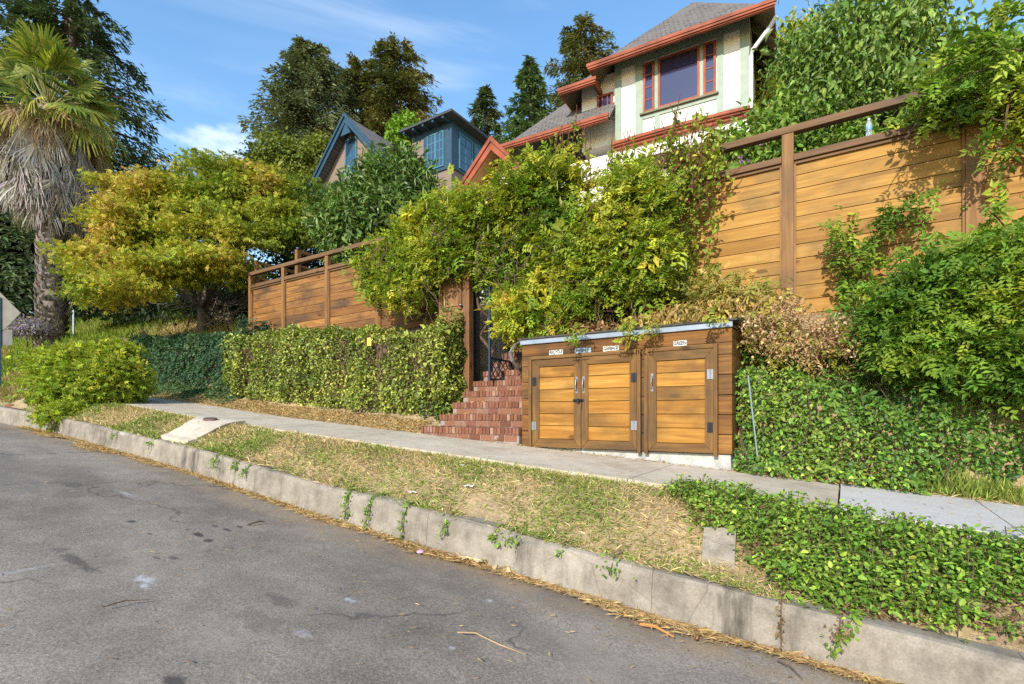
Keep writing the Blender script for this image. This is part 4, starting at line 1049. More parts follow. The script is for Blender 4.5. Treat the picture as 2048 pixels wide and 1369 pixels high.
f2 = [(1000,640),(1010,600),(1060,600),(1120,620),(1060,672),(1020,690)]
vine_mass(f, [(1010,600),(1060,595),(1065,645),(1052,660),(1025,662),(1008,640)], 6.75, 110, .2, .4, WIST, 73, .145)
hs_ = MB()
for q in ([(1165,648),(1166,668)], [(1262,640),(1268,662),(1262,684)], [(1300,640),(1306,655),(1312,672)], [(1148,662),(1152,684)], [(1420,628),(1425,645)]): sprig(q, f, hs_, 5.84, 8, .10, WIST, .03, .005)
part('hanging_stems', hs_, TWIG, wi)
f.out('foliage', LEAF, wi)
d = MB(); drape_stems(d, WP1, 6.8, 210, 1, .014, .9)
# trunk by the bins and heavy limbs
for a, b, r in (((-3.85, 6.75, .35), (-3.9, 7.3, 2.6), .05), ((-3.85, 6.75, .35), (-2.6, 7.4, 2.9), .04), ((-5.3, 7.4, 1), (-5.6, 7.3, 3.1), .04), ((-3.2, 7.3, 2.4), (-2.2, 7.3, 1.4), .03), ((-4.6, 7.2, 3.0), (-4.9, 7.05, 1.9), .012), ((-2.2, 7.45, 1.3), (-2.0, 7.4, 3.7), .02)):
    p, q = branch(a, b, 8, .06, .08, r, r*.4); d.tube(p, q, 7)
part('stems', d, TWIG, wi)
# loop of bare stem by the bins' left end
d = MB()
pts = [px3(1046, 683, 7.3), px3(1030, 690, 7.2), px3(1020, 706, 7.1), px3(1024, 722, 7.1), px3(1036, 736, 7.2), px3(1048, 745, 7.4)]
c_, s_2 = math.cos(TH), math.sin(TH)
d.tube([(c_*x-s_2*y, s_2*x+c_*y, z) for x, y, z in pts], .022, 8); part('bare_stem', d, BARKG, wi)
POD = plain('pod_green', (.30, .30, .12), .7, .2)
for k in range(30):
    d = MB()
    x, y = RNG.uniform(820, 1380), RNG.uniform(330, 600); u, z = pv(x, y, 6.55); L = RNG.uniform(.1, .18)
    d.tube([(u, 6.55, z), (u+.005, 6.54, z-L*.5), (u+RNG.uniform(-.01, .01), 6.55, z-L)], [.003, .010, .003], 5)
    part('seed_pod', d, POD, wi)

# upright reddish shoots with sparse leaves standing out of the vine
SH = [(.12,.20,.025),(.24,.30,.035),(.42,.42,.06)]
sh = thing('climbing_shrub', 'upright shrub of reddish shoots and sparse leaves in front of the house', 'shrub', (-2.6, 7.3, 1.4))
d = MB(); f = Fol()
for k in range(64):
    x = RNG.uniform(1120, 1480); yt = np.interp(x, [1120, 1170, 1230, 1350, 1420, 1480], [235, 215, 260, 195, 200, 290])+abs(RNG.normal())*55
    u0, z0 = pv(x+RNG.uniform(-70, 30), 420, 7.35); u1, z1 = pv(x, yt, 7.3)
    if x > 1400: u0, z0 = pv(1370+RNG.uniform(-25, 20), 420, 7.3)
    p, r = branch((u0, 7.35, z0), (u1, 7.2+RNG.uniform(-.2, .35), z1), 7, 0, .05, .013, .005); d.tube(p, r, 5)
    pa = np.array([list(q) for q in p]); m_ = 30; t = RNG.uniform(.0, .9, m_)*(len(pa)-1); i = t.astype(int)
    Q = pa[i]+(pa[i+1]-pa[i])*(t-i)[:, None]; O = unit(rnd(m_)+np.array([0, -.3, .5]))
    leaves_on(f, Q+rnd(m_)*.03, O, OVAL, .065, pal(Q, SH, .3, .3, 9), .25, .7)
for k in range(38):    # leafy straggles hanging over the fence's near end
    x = RNG.uniform(1330, 1425); y = RNG.uniform(300, 620); u0, z0 = pv(x, y, 7.45); L = RNG.uniform(.2, .6)
    p, r = branch((u0, 7.5, z0), (u0+RNG.uniform(-.1, .3), 7.3, z0-L*RNG.choice([1, -1])), 5, 0, .08, .007, .003); d.tube(p, r, 4)
    pa = np.array([list(q) for q in p]); m_ = 30; t = RNG.uniform(0, .98, m_)*(len(pa)-1); i = t.astype(int); Q = pa[i]+(pa[i+1]-pa[i])*(t-i)[:, None]
    leaves_on(f, Q+rnd(m_)*.04, unit(rnd(m_)+np.array([0, -.4, .1])), OVAL, .075, pal(Q, SH, .3, .3, 10), .4, .7)
part('stems', d, bark('red_stem', (.10, .03, .025), (.22, .08, .05), 20), sh); f.out('foliage', LEAF, sh)

# low growth along the foot of the tall fence
WP2 = [(1380,585),(1440,560),(1480,575),(1530,570),(1555,605),(1545,640),(1480,650),(1390,640)]
f = Fol(); vine_mass(f, WP2, 7.1, 240, .25, .4, [(.09,.14,.02),(.2,.22,.04),(.4,.32,.08),(.5,.34,.13)], 76, .12, .25)
n = 2600; q = polypts(poly_uv([(1380,605),(1570,590),(1590,640),(1480,660),(1250,660),(1260,640)], 6.85), n); P = np.stack([q[:, 0], 6.85+RNG.normal(size=n)*.15, q[:, 1]], 1)
leaves_on(f, P, unit(rnd(n)+np.array([0, -.8, -.2])), LANCE, .10, pal(P, [(.16,.16,.03),(.38,.27,.07),(.48,.32,.12),(.3,.17,.06)], .4, .2, 11), .8, .5)
o = f.out('vine_fringe', LEAF, None, base=(-1.2, 7.0, 1.2)); o['label'] = 'yellowing low vine with hanging dry leaves above the bin roof'; o['category'] = 'vine'
# dried brown tangle
n = 4800; q = polypts(poly_uv([(1480,640),(1545,615),(1580,590),(1610,635),(1650,640),(1740,650),(1735,680),(1700,690),(1715,712),(1655,705),(1635,730),(1610,738),(1580,705),(1550,728),(1535,700),(1510,700),(1478,665)], 6.55), n); P = np.stack([q[:, 0], 6.55+.10*sn(np.c_[q, q[:, 0]], .2, 5)+RNG.normal(size=n)*.12, q[:, 1]], 1)+rnd(n)*.05
P = P[sn(P, .1, 6) > -.5]; n = len(P)
f = Fol(); leaves_on(f, P, unit(rnd(n)+np.array([0, -.8, .1])), KITE, .036, pal(P, [(.30,.16,.07),(.50,.32,.17),(.64,.46,.28)], .3, .1, 12, .35), .5, .5, .4, .9)
T = unit(rnd(2600)+np.array([.3, -.3, -.4])); f.add(BLADE, P[:2600]+rnd(2600)*.05, T, unit(rnd(2600)), RNG.uniform(.04, .12, 2600), pal(P[:2600], [(.35,.22,.11),(.52,.36,.2)], .3, .2, 13), np.full(2600, .004))
n2 = 700; q = polypts(poly_uv([(1085,660),(1110,640),(1180,645),(1240,655),(1200,668),(1090,672)], 6.75), n2); P2 = np.stack([q[:, 0], 6.75+RNG.normal(size=n2)*.08, q[:, 1]], 1)
leaves_on(f, P2, unit(rnd(n2)+np.array([0, -.8, .1])), KITE, .06, pal(P2, [(.30,.16,.07),(.46,.28,.14)], .4, .2, 12))
vine_mass(f, [(1500,630),(1590,640),(1700,660),(1700,700),(1560,720),(1500,690)], 6.5, 70, .1, .3, [(.10,.16,.02),(.25,.24,.04),(.42,.30,.09)], 77, .10, .2, 4)
o = f.out('dried_blossom', DRY, None, base=(.0, 6.5, 1.0)); o['label'] = 'dry brown tangle of withered blossom between the bins and green vine'; o['category'] = 'dead plant'

# right-hand wisteria on the bank
WP3 = [(1735,655),(1725,632),(1770,595),(1845,552),(1910,522),(1965,508),(2010,500),(2070,488),(2300,430),(2300,800),(2150,790),(2048,770),(1950,745),(1870,745),(1800,725),(1745,700)]
wr = thing('wisteria', 'lush green wisteria bush on the ivy bank in front of the golden fence', 'vine', (1.4, 6.6, .4))
f = Fol(); vine_mass(f, WP3, 6.7, 2300, .45, .7, WISTR, 80, .14, .22, 6, .10, -.08)
vine_mass(f, [(1745,640),(1850,560),(1930,560),(2048,530),(2300,560),(2300,760),(2048,760),(1850,740),(1770,700)], 6.25, 480, .3, .4, WISTR, 84, .145, .35, 6, .11)
f.out('foliage', LEAF, wr)
d = MB(); drape_stems(d, WP3, 6.7, 60, 2, .02, .9); part('stems', d, TWIG, wr)
# sprig on the boards
sp = thing('vine_sprig', 'forked green vine sprig climbing the middle of the golden fence', 'vine', pv(1720, 600, 7.5)[:1]+(7.5, pv(1720, 600, 7.5)[1]))
f = Fol(); d = MB()
sprig([(1715,610),(1700,560),(1690,500),(1680,450)], f, d, dens=9, spread=.075); sprig([(1720,560),(1735,500),(1765,450),(1800,425),(1835,420)], f, d, dens=9, spread=.07); sprig([(1700,590),(1725,560),(1745,545)], f, d, dens=7)
f.out('foliage', LEAF, sp); part('stem', d, TWIG, sp)
sp2 = thing('vine_sprig', 'thin vine sprigs reaching left across the fence from the right-hand bush', 'vine', pv(1850, 560, 7.4)[:1]+(7.4, pv(1850, 560, 7.4)[1]))
f = Fol(); d = MB(); sprig([(1930,545),(1880,520),(1840,500),(1800,515),(1770,555)], f, d, 7.3, 5, .15, spread=.05); sprig([(1960,520),(1915,490),(1880,500)], f, d, 7.3, 6, .15, spread=.06); sprig([(2020,470),(1990,440),(1970,425)], f, d, 7.0, 8, .15); f.out('foliage', LEAF, sp2); part('stem', d, TWIG, sp2)
# wisteria over the top right of the fence
wt_ = thing('wisteria', 'wisteria spilling over the top right corner of the golden fence', 'vine', (1.8, 7.6, 3.2))
f = Fol(); WP4 = [(1830,235),(1875,200),(1880,160),(1930,115),(1990,95),(2060,85),(2300,30),(2300,290),(2130,270),(2075,240),(2035,225),(1990,212),(1965,205),(1930,205),(1870,218)]
vine_mass(f, WP4, 7.55, 1500, .3, .9, WISTR, 90, .14, .25, 6, .10); d = MB(); drape_stems(d, WP4, 7.6, 40, 3, .018, .8)
for q in ([(2010,95),(1945,120),(1890,140),(1850,165)], [(1990,140),(1930,160),(1880,185)], [(2040,110),(1985,100),(1930,95),(1900,110)]): sprig(q, f, d, 6.85, 8, .15, spread=.09)
sprig([(1960,110),(2000,60),(2010,30),(2048,10)], f, d, 7.7, 6, .18, spread=.06); sprig([(2048,25),(2000,30),(1985,45)], f, d, 7.7, 7, .18, spread=.05)
sprig([(2010,250),(1995,300),(2000,330)], f, d, 7.4, 5, .17, spread=.07)
f.out('foliage', LEAF, wt_); part('stems', d, TWIG, wt_)
# ------------------------------------------------------------------ trees (built in the camera-aligned world frame, th = 0)
def limbs(root, base, blobs, r0, n=14, m=BARK, name='trunk', forkz=.35, wob=.06):
    d = MB(); B = np.array(blobs); top = B[:, :3].mean(0); b = np.array(base, float)
    fork = b+(top-b)*forkz; fork[:2] = b[:2]+(top[:2]-b[:2])*.15
    p, r = branch(b-np.array([0, 0, .4]), fork, 5, 0, wob, r0, r0*.75); d.tube(p, r, 9)
    for k in range(n):
        q = B[k % len(B)]; e = q[:3]+unit(rnd(1))[0]*q[3:6]*.6
        mid = fork+(e-fork)*.5+np.array([0, 0, .1])*np.linalg.norm(e-fork)
        p, r = branch(fork, mid, 4, 0, .08, r0*.5, r0*.28); d.tube(p, r, 6); p2, r2 = branch(mid, e, 4, 0, .08, r0*.28, r0*.06); d.tube(p2, r2, 5)
        for j in range(3):
            e2 = e+rnd(1)[0]*q[3:6]*.35; p2, r2 = branch(np.array(p2[2]), e2, 3, 0, .1, r0*.12, r0*.03); d.tube(p2, r2, 4)
    return part(name, d, m, root, smooth=True)
def leafy(name, label, cat, base, blobs, n, per, sig, tpl, size, stops, m=LEAF, flat=1., r0=.12, nl=14, droop=.3, shell=.4, up=.5, patch=.5, seed=1, bk=BARK, forkz=.35, group=None, bias=0., trunk=True, jit=.22, out=.6):
    t = thing(name, label, cat, base, 0, group)
    P, O = ellipsoids(blobs, n, shell, bias); P, O = clumps(P, O, per, sig, flat)
    f = Fol(); leaves_on(f, P, O, tpl, size, pal(P, stops, patch, size*9, seed, jit), droop, out, up); f.out('crown', m, t)
    if trunk: limbs(t, base, blobs, r0, nl, bk, forkz=forkz)
    return t
def conifer(label, px_, Y, ptop, pbot, rpx, nb, per, stops, spray=.5, droop=.15, rise=.15, pw=.9, seed=1, name='conifer', twoside=None, tip=.03, group=None, sig=.13):
    x, _, zt = px3(px_, ptop, Y); zb_ = (830-pbot)/1024*Y; R = rpx*Y/1024; H = zt-zb_
    t = thing(name, label, 'tree', (x, Y, zb_), 0, group)
    d = MB(); r_ = min(R*.09+.1, .5); d.tube([(x, Y, zb_-3), (x, Y, zb_), (x+.02*R, Y, zb_+H*.5), (x, Y, zt)], [r_, r_*.9, r_*.5, .03], 8); part('trunk', d, BARK, t, smooth=True)
    br = MB(); f = Fol(); k = RNG.uniform(0, 1, nb)**.85; ang = RNG.uniform(0, 2*math.pi, nb)
    for i in range(nb):
        tt = k[i]; L = R*((1-tt)**pw*.95+tip)*RNG.uniform(.6, 1.12)*(1 if tt > .1 else .8)
        dx, dy = math.cos(ang[i]), math.sin(ang[i]); z0 = zb_+H*tt; n = max(8, int(per*(.25+L/R)))
        s = RNG.uniform(.12, 1, n)**.8
        zz = z0+L*(rise*s-droop*s*s*1.6)
        P = np.stack([x+dx*L*s, Y+dy*L*s, zz], 1)
        lat = RNG.normal(size=n)*sig*L*(1.15-s)
        P += np.stack([-dy*lat, dx*lat, RNG.normal(size=n)*.05*L-np.abs(RNG.normal(size=n))*.04*L], 1)
        T = unit(np.stack([dx*np.ones(n)-dy*np.sign(lat)*.9, dy*np.ones(n)+dx*np.sign(lat)*.9, -.25-.5*RNG.uniform(0, 1, n)+0*s], 1)+rnd(n)*.35)
        f.add(SPRAY, P, T, unit(UPZ+rnd(n)*.35), spray*np.exp(RNG.normal(size=n)*.3), pal(P, stops, .4, R*.3, seed))
        if L > .25*R: br.tube([(x, Y, z0), (x+dx*L*.5, Y+dy*L*.5, z0+L*(rise*.5-droop*.4)), (x+dx*L*.95, Y+dy*L*.95, z0+L*(rise*.95-droop*1.45))], [.06*L*.3+.02, .03*L*.3+.01, .008], 4, False)
    part('branches', br, BARK, t); f.out('crown', NEEDLE, t)
    return t

CON1 = [(.035,.05,.025),(.06,.075,.035),(.10,.105,.045)]
CON2 = [(.07,.10,.03),(.125,.145,.04),(.20,.185,.055),(.26,.2,.07)]
# big blue-grey conifer: an irregular crown of many lobes
conifer('broad blue-grey conifer with ragged lobed crown behind the blue-trimmed house', 622, 46, 88, 420, 150, 300, 150, [(.09,.115,.06),(.16,.185,.085),(.25,.265,.12)], .38, .10, .16, .62, 5, tip=.10, sig=.16)
conifer('shorter brown-green redwood left of its taller neighbour', 722, 50, 122, 420, 88, 170, 120, CON2, .4, .10, .2, .5, 6, 'redwood', tip=.16, sig=.16)
conifer('tall full brown-green redwood above the blue house ridge', 800, 50, 92, 420, 112, 240, 130, CON2, .4, .10, .22, .5, 6, 'redwood', tip=.16, sig=.16)
conifer('slim ragged conifer left of the pointed one beside the cream house', 972, 52, 175, 360, 62, 130, 70, [(.08,.12,.05),(.14,.18,.07)], .45, .1, .15, .6, 7)
conifer('pointed dark green conifer just left of the cream house roof', 1060, 46, 115, 360, 88, 170, 90, [(.065,.12,.045),(.115,.185,.06),(.18,.24,.08)], .42, .2, .25, .75, 8)
conifer('brownish redwood top showing over the cream house roof', 1172, 50, 50, 330, 92, 140, 100, CON2, .42, .12, .2, .45, 9, 'redwood', tip=.25)
# deodar cedar behind the palm
conifer('dark weeping cedar with long drooping boughs behind the palm', 140, 27, -120, 640, 400, 240, 300, [(.045,.075,.035),(.08,.12,.045),(.14,.17,.06)], .3, .16, .1, .95, 10, 'cedar', tip=.03, sig=.055)
# pale oak between
B = pblobs([(560,320,36,55,42,1.8),(620,330,36,50,45,1.8),(530,350,36,40,35,1.5),(600,375,36,75,35,2),(650,310,36,30,30,1.4)])
leafy('oak_tree', 'rounded olive-green tree between the maple and the blue-trimmed house', 'tree', px3(585, 450, 36), B, 1500, 9, .28, KITE, .26, [(.10,.14,.025),(.17,.20,.03),(.26,.28,.05)], LEAF, .7, .2, 16, .3, .4, .6, .5, 11, BARKG)
B = pblobs([(815,255,38,25,18,.9),(800,270,38,25,18,.9),(835,268,38,18,16,.8)])
leafy('young_tree', 'small bright green treetop left of the blue dormer', 'tree', px3(815, 330, 38), B, 260, 8, .2, KITE, .3, [(.14,.26,.025),(.27,.40,.04)], LEAF, .7, .08, 8, seed=12)
# dark trees far left, behind the palm trunk
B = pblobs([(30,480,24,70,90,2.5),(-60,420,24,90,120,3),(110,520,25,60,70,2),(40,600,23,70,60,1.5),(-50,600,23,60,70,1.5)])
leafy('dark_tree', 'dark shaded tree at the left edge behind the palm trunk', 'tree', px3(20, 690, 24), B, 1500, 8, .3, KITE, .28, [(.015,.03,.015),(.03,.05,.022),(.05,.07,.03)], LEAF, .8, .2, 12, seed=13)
# maple
MAP = [(.085,.14,.018),(.19,.25,.026),(.34,.36,.035),(.48,.40,.055),(.56,.33,.12)]
MO = [(330,338),(420,352),(520,342),(600,368),(640,408),(622,450),(600,485),(520,505),(470,550),(400,560),(330,600),(240,612),(200,600),(165,560),(150,520),(175,480),(205,430),(250,380)]
B = []; rg = np.random.default_rng(5)
for y in range(350, 612, 30):
    for x in range(150, 650, 62):
        xx, yy = x+rg.uniform(-24, 24), y+rg.uniform(-12, 12)
        if not inpoly(np.array([xx]), np.array([yy]), MO)[0] or rg.uniform() < .10: continue
        B.append((xx, yy, np.interp(yy, [340, 600], [16, 13.4])+rg.uniform(-.7, 1.1), rg.uniform(34, 62), rg.uniform(13, 23), rg.uniform(.6, 1.2)))
B = pblobs(B)+pblobs([(330,405,15.4,70,30,1.2),(265,465,14.8,48,28,1.0),(500,400,15.4,70,28,1.2),(410,475,14.6,70,26,1.2),(240,545,14.2,42,30,.9),(560,440,15,45,26,1.0)])
leafy('maple_tree', 'spreading yellow-green maple with layered boughs left of the weathered fence', 'tree', px3(405, 655, 16.4), B, 2700, 24, .19, MAPLE, .10, MAP, LEAF, .3, .16, 22, .12, .42, .9, .6, 14, BARKG, .22, bias=.35)
# extra low branches of the maple, visible in its shade
mp = thing('bare_thicket', 'tangle of bare branches in the shade under the maple', 'thicket', px3(440, 640, 16.6), 0)
d = MB()
for k in range(34):
    a = np.array(px3(RNG.uniform(370, 480), RNG.uniform(600, 660), 16.3)); b = np.array(px3(RNG.uniform(250, 620), RNG.uniform(480, 610), RNG.uniform(15, 17)))
    p, r = branch(a, b, 6, -.06, .08, RNG.uniform(.015, .035), .006); d.tube(p, r, 5)
part('branches', d, BARKG, mp)
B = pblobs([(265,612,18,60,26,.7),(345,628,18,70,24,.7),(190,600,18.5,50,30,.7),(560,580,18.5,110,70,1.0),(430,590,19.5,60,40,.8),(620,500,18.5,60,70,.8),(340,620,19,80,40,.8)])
leafy('dark_shrub', 'dense dark shrub filling the shade between maple and weathered fence', 'shrub', px3(540, 660, 18.5), B, 1700, 8, .2, KITE, .16, [(.014,.026,.011),(.03,.05,.018),(.05,.08,.025)], LEAF, .8, .05, 10, seed=16)  # leaf palette darkened to carry the shade under the maple
# rounded shrub over the kerb
BUSH = [(.10,.18,.016),(.20,.28,.025),(.35,.39,.035),(.48,.44,.05)]
B = pblobs([(175,785,10.6,80,52,.8),(135,770,10.8,55,52,.7),(215,760,10.8,52,52,.7),(172,735,11,58,42,.7),(235,722,11.3,28,38,.5),(115,735,11.2,42,34,.6),(130,832,9.7,34,24,.4),(245,785,10.8,28,40,.5)])
leafy('shrub', 'bright yellow-green rounded shrub spilling over the kerb', 'shrub', px3(180, 845, 10.6), B, 2300, 8, .11, MAPLE, .095, BUSH, LEAF, .45, .05, 20, .12, .35, .9, .55, 17, TWIG, .15, bias=.2)
# broad-leaved dark green tree behind the left fence
LOQ = [(.045,.095,.018),(.08,.15,.025),(.15,.22,.045),(.30,.34,.09)]
B = pblobs([(770,355,13.5,45,38,.9),(715,405,13.4,42,40,.9),(790,385,13.2,50,45,1.0),(665,455,13.2,32,40,.8),(720,460,13,60,50,1.0),(790,440,13,55,50,1.0),(840,375,13.4,30,26,.7),(730,515,13.2,60,36,.8),(810,335,13.4,24,28,.6)])
leafy('loquat_tree', 'dark green broad-leaved tree behind the weathered fence and wisteria', 'tree', px3(740, 600, 13.8), B, 1700, 9, .15, LANCE, .18, LOQ, GLOSS, .8, .12, 16, .25, .4, .6, .4, 18, BARKG, .3)
# large-leaved tree behind the tall fence
AVO = [(.06,.12,.016),(.11,.19,.025),(.20,.28,.045),(.32,.38,.08)]
B = pblobs([(1720,120,9.3,95,75,1.1),(1650,190,9.2,80,80,1.1),(1610,110,9.4,50,45,.8),(1810,110,9.4,70,60,1.0),(1790,40,9.5,60,50,.8),(1690,40,9.5,45,40,.7),(1740,230,9.1,90,70,1.0),(1600,260,9.0,60,50,.9),(1840,190,9.3,70,60,.9),(1540,300,8.9,55,45,.7)])
leafy('avocado_tree', 'large-leaved glossy tree rising behind the golden fence', 'tree', px3(1700, 420, 9.4), B, 1700, 8, .17, OVALN, .135, AVO, GLOSS, 1., .1, 18, .75, .5, .5, .4, 19, BARKG, .35, out=.3)
t_ = bpy.data.objects['avocado_tree']
B = pblobs([(1590,110,13,50,50,1.0),(1560,170,13,45,60,1.0),(1540,240,13,35,50,.8),(1600,200,13,50,60,1.0),(1580,290,12.6,40,30,.7)])
leafy('willow_tree', 'feathery yellow-green tree against the right side of the cream house', 'tree', px3(1580, 420, 13), B, 1100, 9, .18, LANCE, .17, [(.20,.24,.025),(.34,.36,.04),(.46,.44,.06)], LEAF, 1.2, .08, 12, 1., .4, .4, .5, 20, BARKG, out=.2)
# shrub with violet flowers behind the railing
B = pblobs([(1500,290,8.6,60,40,.7),(1450,330,8.5,55,35,.7),(1560,270,8.7,50,45,.6),(1400,350,8.4,50,25,.5),(1600,330,8.5,80,40,.6),(1510,350,8.3,70,25,.5),(1680,300,8.6,60,40,.6)])
fs_ = leafy('flowering_shrub', 'leafy shrub with a few violet blossoms behind the open fence rail', 'shrub', px3(1500, 420, 8.6), B, 900, 8, .11, OVAL, .095, [(.07,.14,.018),(.14,.23,.03),(.27,.34,.06)], LEAF, 1., .04, 14, .4, .4, .6, .4, 21, TWIG)
d = MB(); f = Fol()
for x, y in ((1519,291),(1484,324),(1496,324),(1480,320),(1512,283),(1385,300)):
    q = np.array([px3(x, y, 7.75)]); Qn = np.repeat(q, 7, 0)+rnd(7)*.012; f.add(KITE, Qn, unit(rnd(7)+np.array([0, -1, .2])), unit(rnd(7)), .05, np.tile([.42, .22, .40], (7, 1)))
f.out('blossoms', LEAF, fs_)
# near-black shrub added behind the gate, standing in for shade in its opening
B = pblobs([(1010,600,13,60,80,.8),(930,640,12.5,40,60,.6)])
leafy('gate_shade_shrub', 'near-black shrub added to darken the opening behind the iron gate', 'shrub', px3(1000, 720, 13), B, 300, 8, .15, OVAL, .12, [(.015,.03,.012),(.03,.05,.02)], LEAF, 1., .04, 8, seed=22)

# ------------------------------------------------------------------ fan palm
PX, PY_, PYb = 88, 17.0, 17.0
xb, _, zb_ = px3(102, 700, 17); xt, _, zt = px3(98, 215, 17)
pm = thing('fan_palm', 'fan palm with a shaggy skirt of dead grey fronds', 'palm', (xb, 17, zb_), 0)
d = MB(); n = 40; pts = []; rs = []
for i in range(n+1):
    t = i/n; pts.append((xb+(xt-xb)*t+.08*math.sin(t*3), 17, zb_-.5+(zt-zb_+.5)*t)); rs.append(.36-.07*t+.05*max(0, 1-t*8))
d.tube(pts, rs, 18)
TR = NT('palm_trunk', .95, .1); TR.col(TR.mix(TR.noise(4, 5, .7, TR.mapv((1, 1, 3))), (.13, .10, .085), (.30, .25, .22))); TR.bump(TR.noise(9, 4), .6, .05)
tk = part('trunk', d, TR.m, pm, smooth=True)
f = Fol(); nb = 1500; hh_ = RNG.uniform(0, .72, nb); an = RNG.uniform(0, 6.283, nb)   # leaf-base boots: short broad scales in a criss-cross
row = np.floor(hh_*46); an = (np.floor(an/6.283*11)+.5*(row % 2))/11*6.283; hh_ = row/46
pc = np.array([np.interp(hh_, np.linspace(0, 1, n+1), [p[k] for p in pts]) for k in range(3)]).T; rr = np.interp(hh_, np.linspace(0, 1, n+1), rs)
O = np.stack([np.cos(an), np.sin(an), 0*an], 1); P = pc+O*(rr-.02)[:, None]
f.add(STRIP, P, unit(O*.55+UPZ*1.0+rnd(nb)*.12), O, RNG.uniform(.2, .32, nb), pal(P, [(.10,.07,.055),(.24,.20,.17),(.36,.31,.28)], .2, .3, 30), RNG.uniform(.11, .17, nb))
f.out('leaf_bases', DRY, tk)
hubz = zt; hub = np.array([xt, 17, hubz])
def fan(f, c, t, up, R, nseg, spread, droop, stops, seed, wfac=1.0, curl=.0):
    """one fan leaf: pleated segments radiating from the end of its stalk"""
    t = t/np.linalg.norm(t); x = np.cross(t, up); x /= np.linalg.norm(x); z = np.cross(x, t)
    a = np.linspace(-spread, spread, nseg)+RNG.normal(size=nseg)*.03
    D = np.cos(a)[:, None]*t+np.sin(a)[:, None]*x
    L = R*(.78+.22*np.cos(a))*RNG.uniform(.9, 1.08, nseg); W = R*wfac*2*spread/nseg*.62
    cc = pal(np.tile(c, (nseg, 1))+rnd(nseg)*.5, stops, .3, .5, seed, .15)
    b = np.tile(c, (nseg, 1)); seg = [0, .32, .62, .85, 1.06]
    prev = b.copy()
    for k in range(1, 5):
        nx = c+D*(L*seg[k])[:, None]; nx = nx-UPZ*(droop*R*max(0, seg[k]-.45)**1.7*3)*(.6+.8*RNG.uniform(0, 1, (nseg, 1)))+z*(.03*R*(k % 2))
        w = W*[.25, .9, 1, .7, .25][k]; wp = W*[.25, .9, 1, .7, .25][k-1]
        s = unit(np.cross(nx-prev, z+0*nx))
        v = np.stack([prev-s*wp/2, prev+s*wp/2, nx+s*w/2, nx-s*w/2], 1)
        f.V.append(v.reshape(-1, 3)); o_ = f.nv+np.arange(nseg)*4
        f.L.append((o_[:, None]+np.arange(4)).ravel()); f.N.append(np.full(nseg, 4)); f.C.append(np.clip(cc, 0, 1)); f.nv += 4*nseg
        prev = nx
GRN = [(.08,.13,.018),(.15,.21,.03),(.30,.31,.05),(.46,.40,.11)]
f = Fol(); st = MB()
for k in range(64):
    az = k*2.399+RNG.uniform(-.2, .2); el = RNG.uniform(-.65, .25) if k > 30 else RNG.uniform(.25, 1.45)
    dirv = np.array([math.cos(az)*math.cos(el), math.sin(az)*math.cos(el), math.sin(el)]); Lp = RNG.uniform(1.0, 1.6)
    c = hub+np.array([0, 0, .15])+dirv*Lp+np.array([0, 0, -.12*Lp*math.cos(el)])
    st.tube([hub+dirv*.2, hub+dirv*Lp*.6+np.array([0, 0, .05]), c], [.03, .02, .012], 5)
    old = el < -.25
    fan(f, c, dirv+np.array([0, 0, -.35]), UPZ*.8-dirv*.2+rnd(1)[0]*.45, RNG.uniform(.75, 1.0), 26, 1.35, .10+.3*old, GRN if not old else [(.18,.22,.035),(.34,.33,.06),(.42,.30,.11)], 40)
part('stalks', st, plain('palm_stalk', (.25, .24, .08), .6, .3), pm); f.out('crown', LEAF, pm)
f = Fol()
GREY = [(.17,.13,.10),(.34,.29,.26),(.46,.42,.40),(.58,.54,.53)]
for k in range(300):
    az = RNG.uniform(0, 6.283); t = RNG.uniform(0, 1)**.9; zc = hubz-.25-2.75*t
    rr = np.interp(t, [0, .25, .6, 1], [.85, 1.2, 1.0, .55])*RNG.uniform(.75, 1.1)
    c = np.array([xt+math.cos(az)*rr, 17+math.sin(az)*rr, zc])
    out = np.array([math.cos(az), math.sin(az), 0]); dirv = out*RNG.uniform(-.05, .6)*(1.25-t)-UPZ+rnd(1)[0]*.14
    fan(f, c, dirv, out+UPZ*.2+rnd(1)[0]*.5, RNG.uniform(.6, 1.5), 16, RNG.uniform(.2, .75), .05, GREY if t > .3 else [(.26,.16,.07),(.38,.27,.15),(.46,.38,.28)], 41, .75)
f.out('dead_fronds', DRY, pm)
# strays hanging below the skirt
d = MB()
for k in range(40):
    az = RNG.uniform(0, 6.283); z0 = hubz-1.6; p, r = branch((xt+math.cos(az)*.4, 17+math.sin(az)*.4, z0+.5), (xt+math.cos(az)*.8, 17+math.sin(az)*.8, z0-RNG.uniform(.4, 1.4)), 4, 0, .06, .022, .012); d.tube(p, r, 5)
part('dead_stalks', d, plain('grey_stalk', (.36, .32, .29), .9, .1), pm)
# ------------------------------------------------------------------ low growth on the strip
def on_ground(u, v): return terrain(u, v)+.02*sn(np.stack([u, v, 0*u], 1), .3, 8)*((v < 4.3) | (v > 6.1))
def stuffed(o, name=None): o['kind'] = 'stuff'; return o
STRAW = [(.36,.25,.11),(.52,.39,.19),(.64,.50,.27)]
GGR = [(.13,.19,.035),(.23,.29,.055),(.36,.37,.09)]
def in_walk(u, v): return inpoly(u, v, pl_walk)
pl_walk = [(-7.6, 3.4), (-7.6, 3.75), (-7.74, 4.1), (-7.88, 4.45), (-9.12, 4.45), (-8.62, 4.05), (-8.36, 3.75), (-8.3, 3.4)]
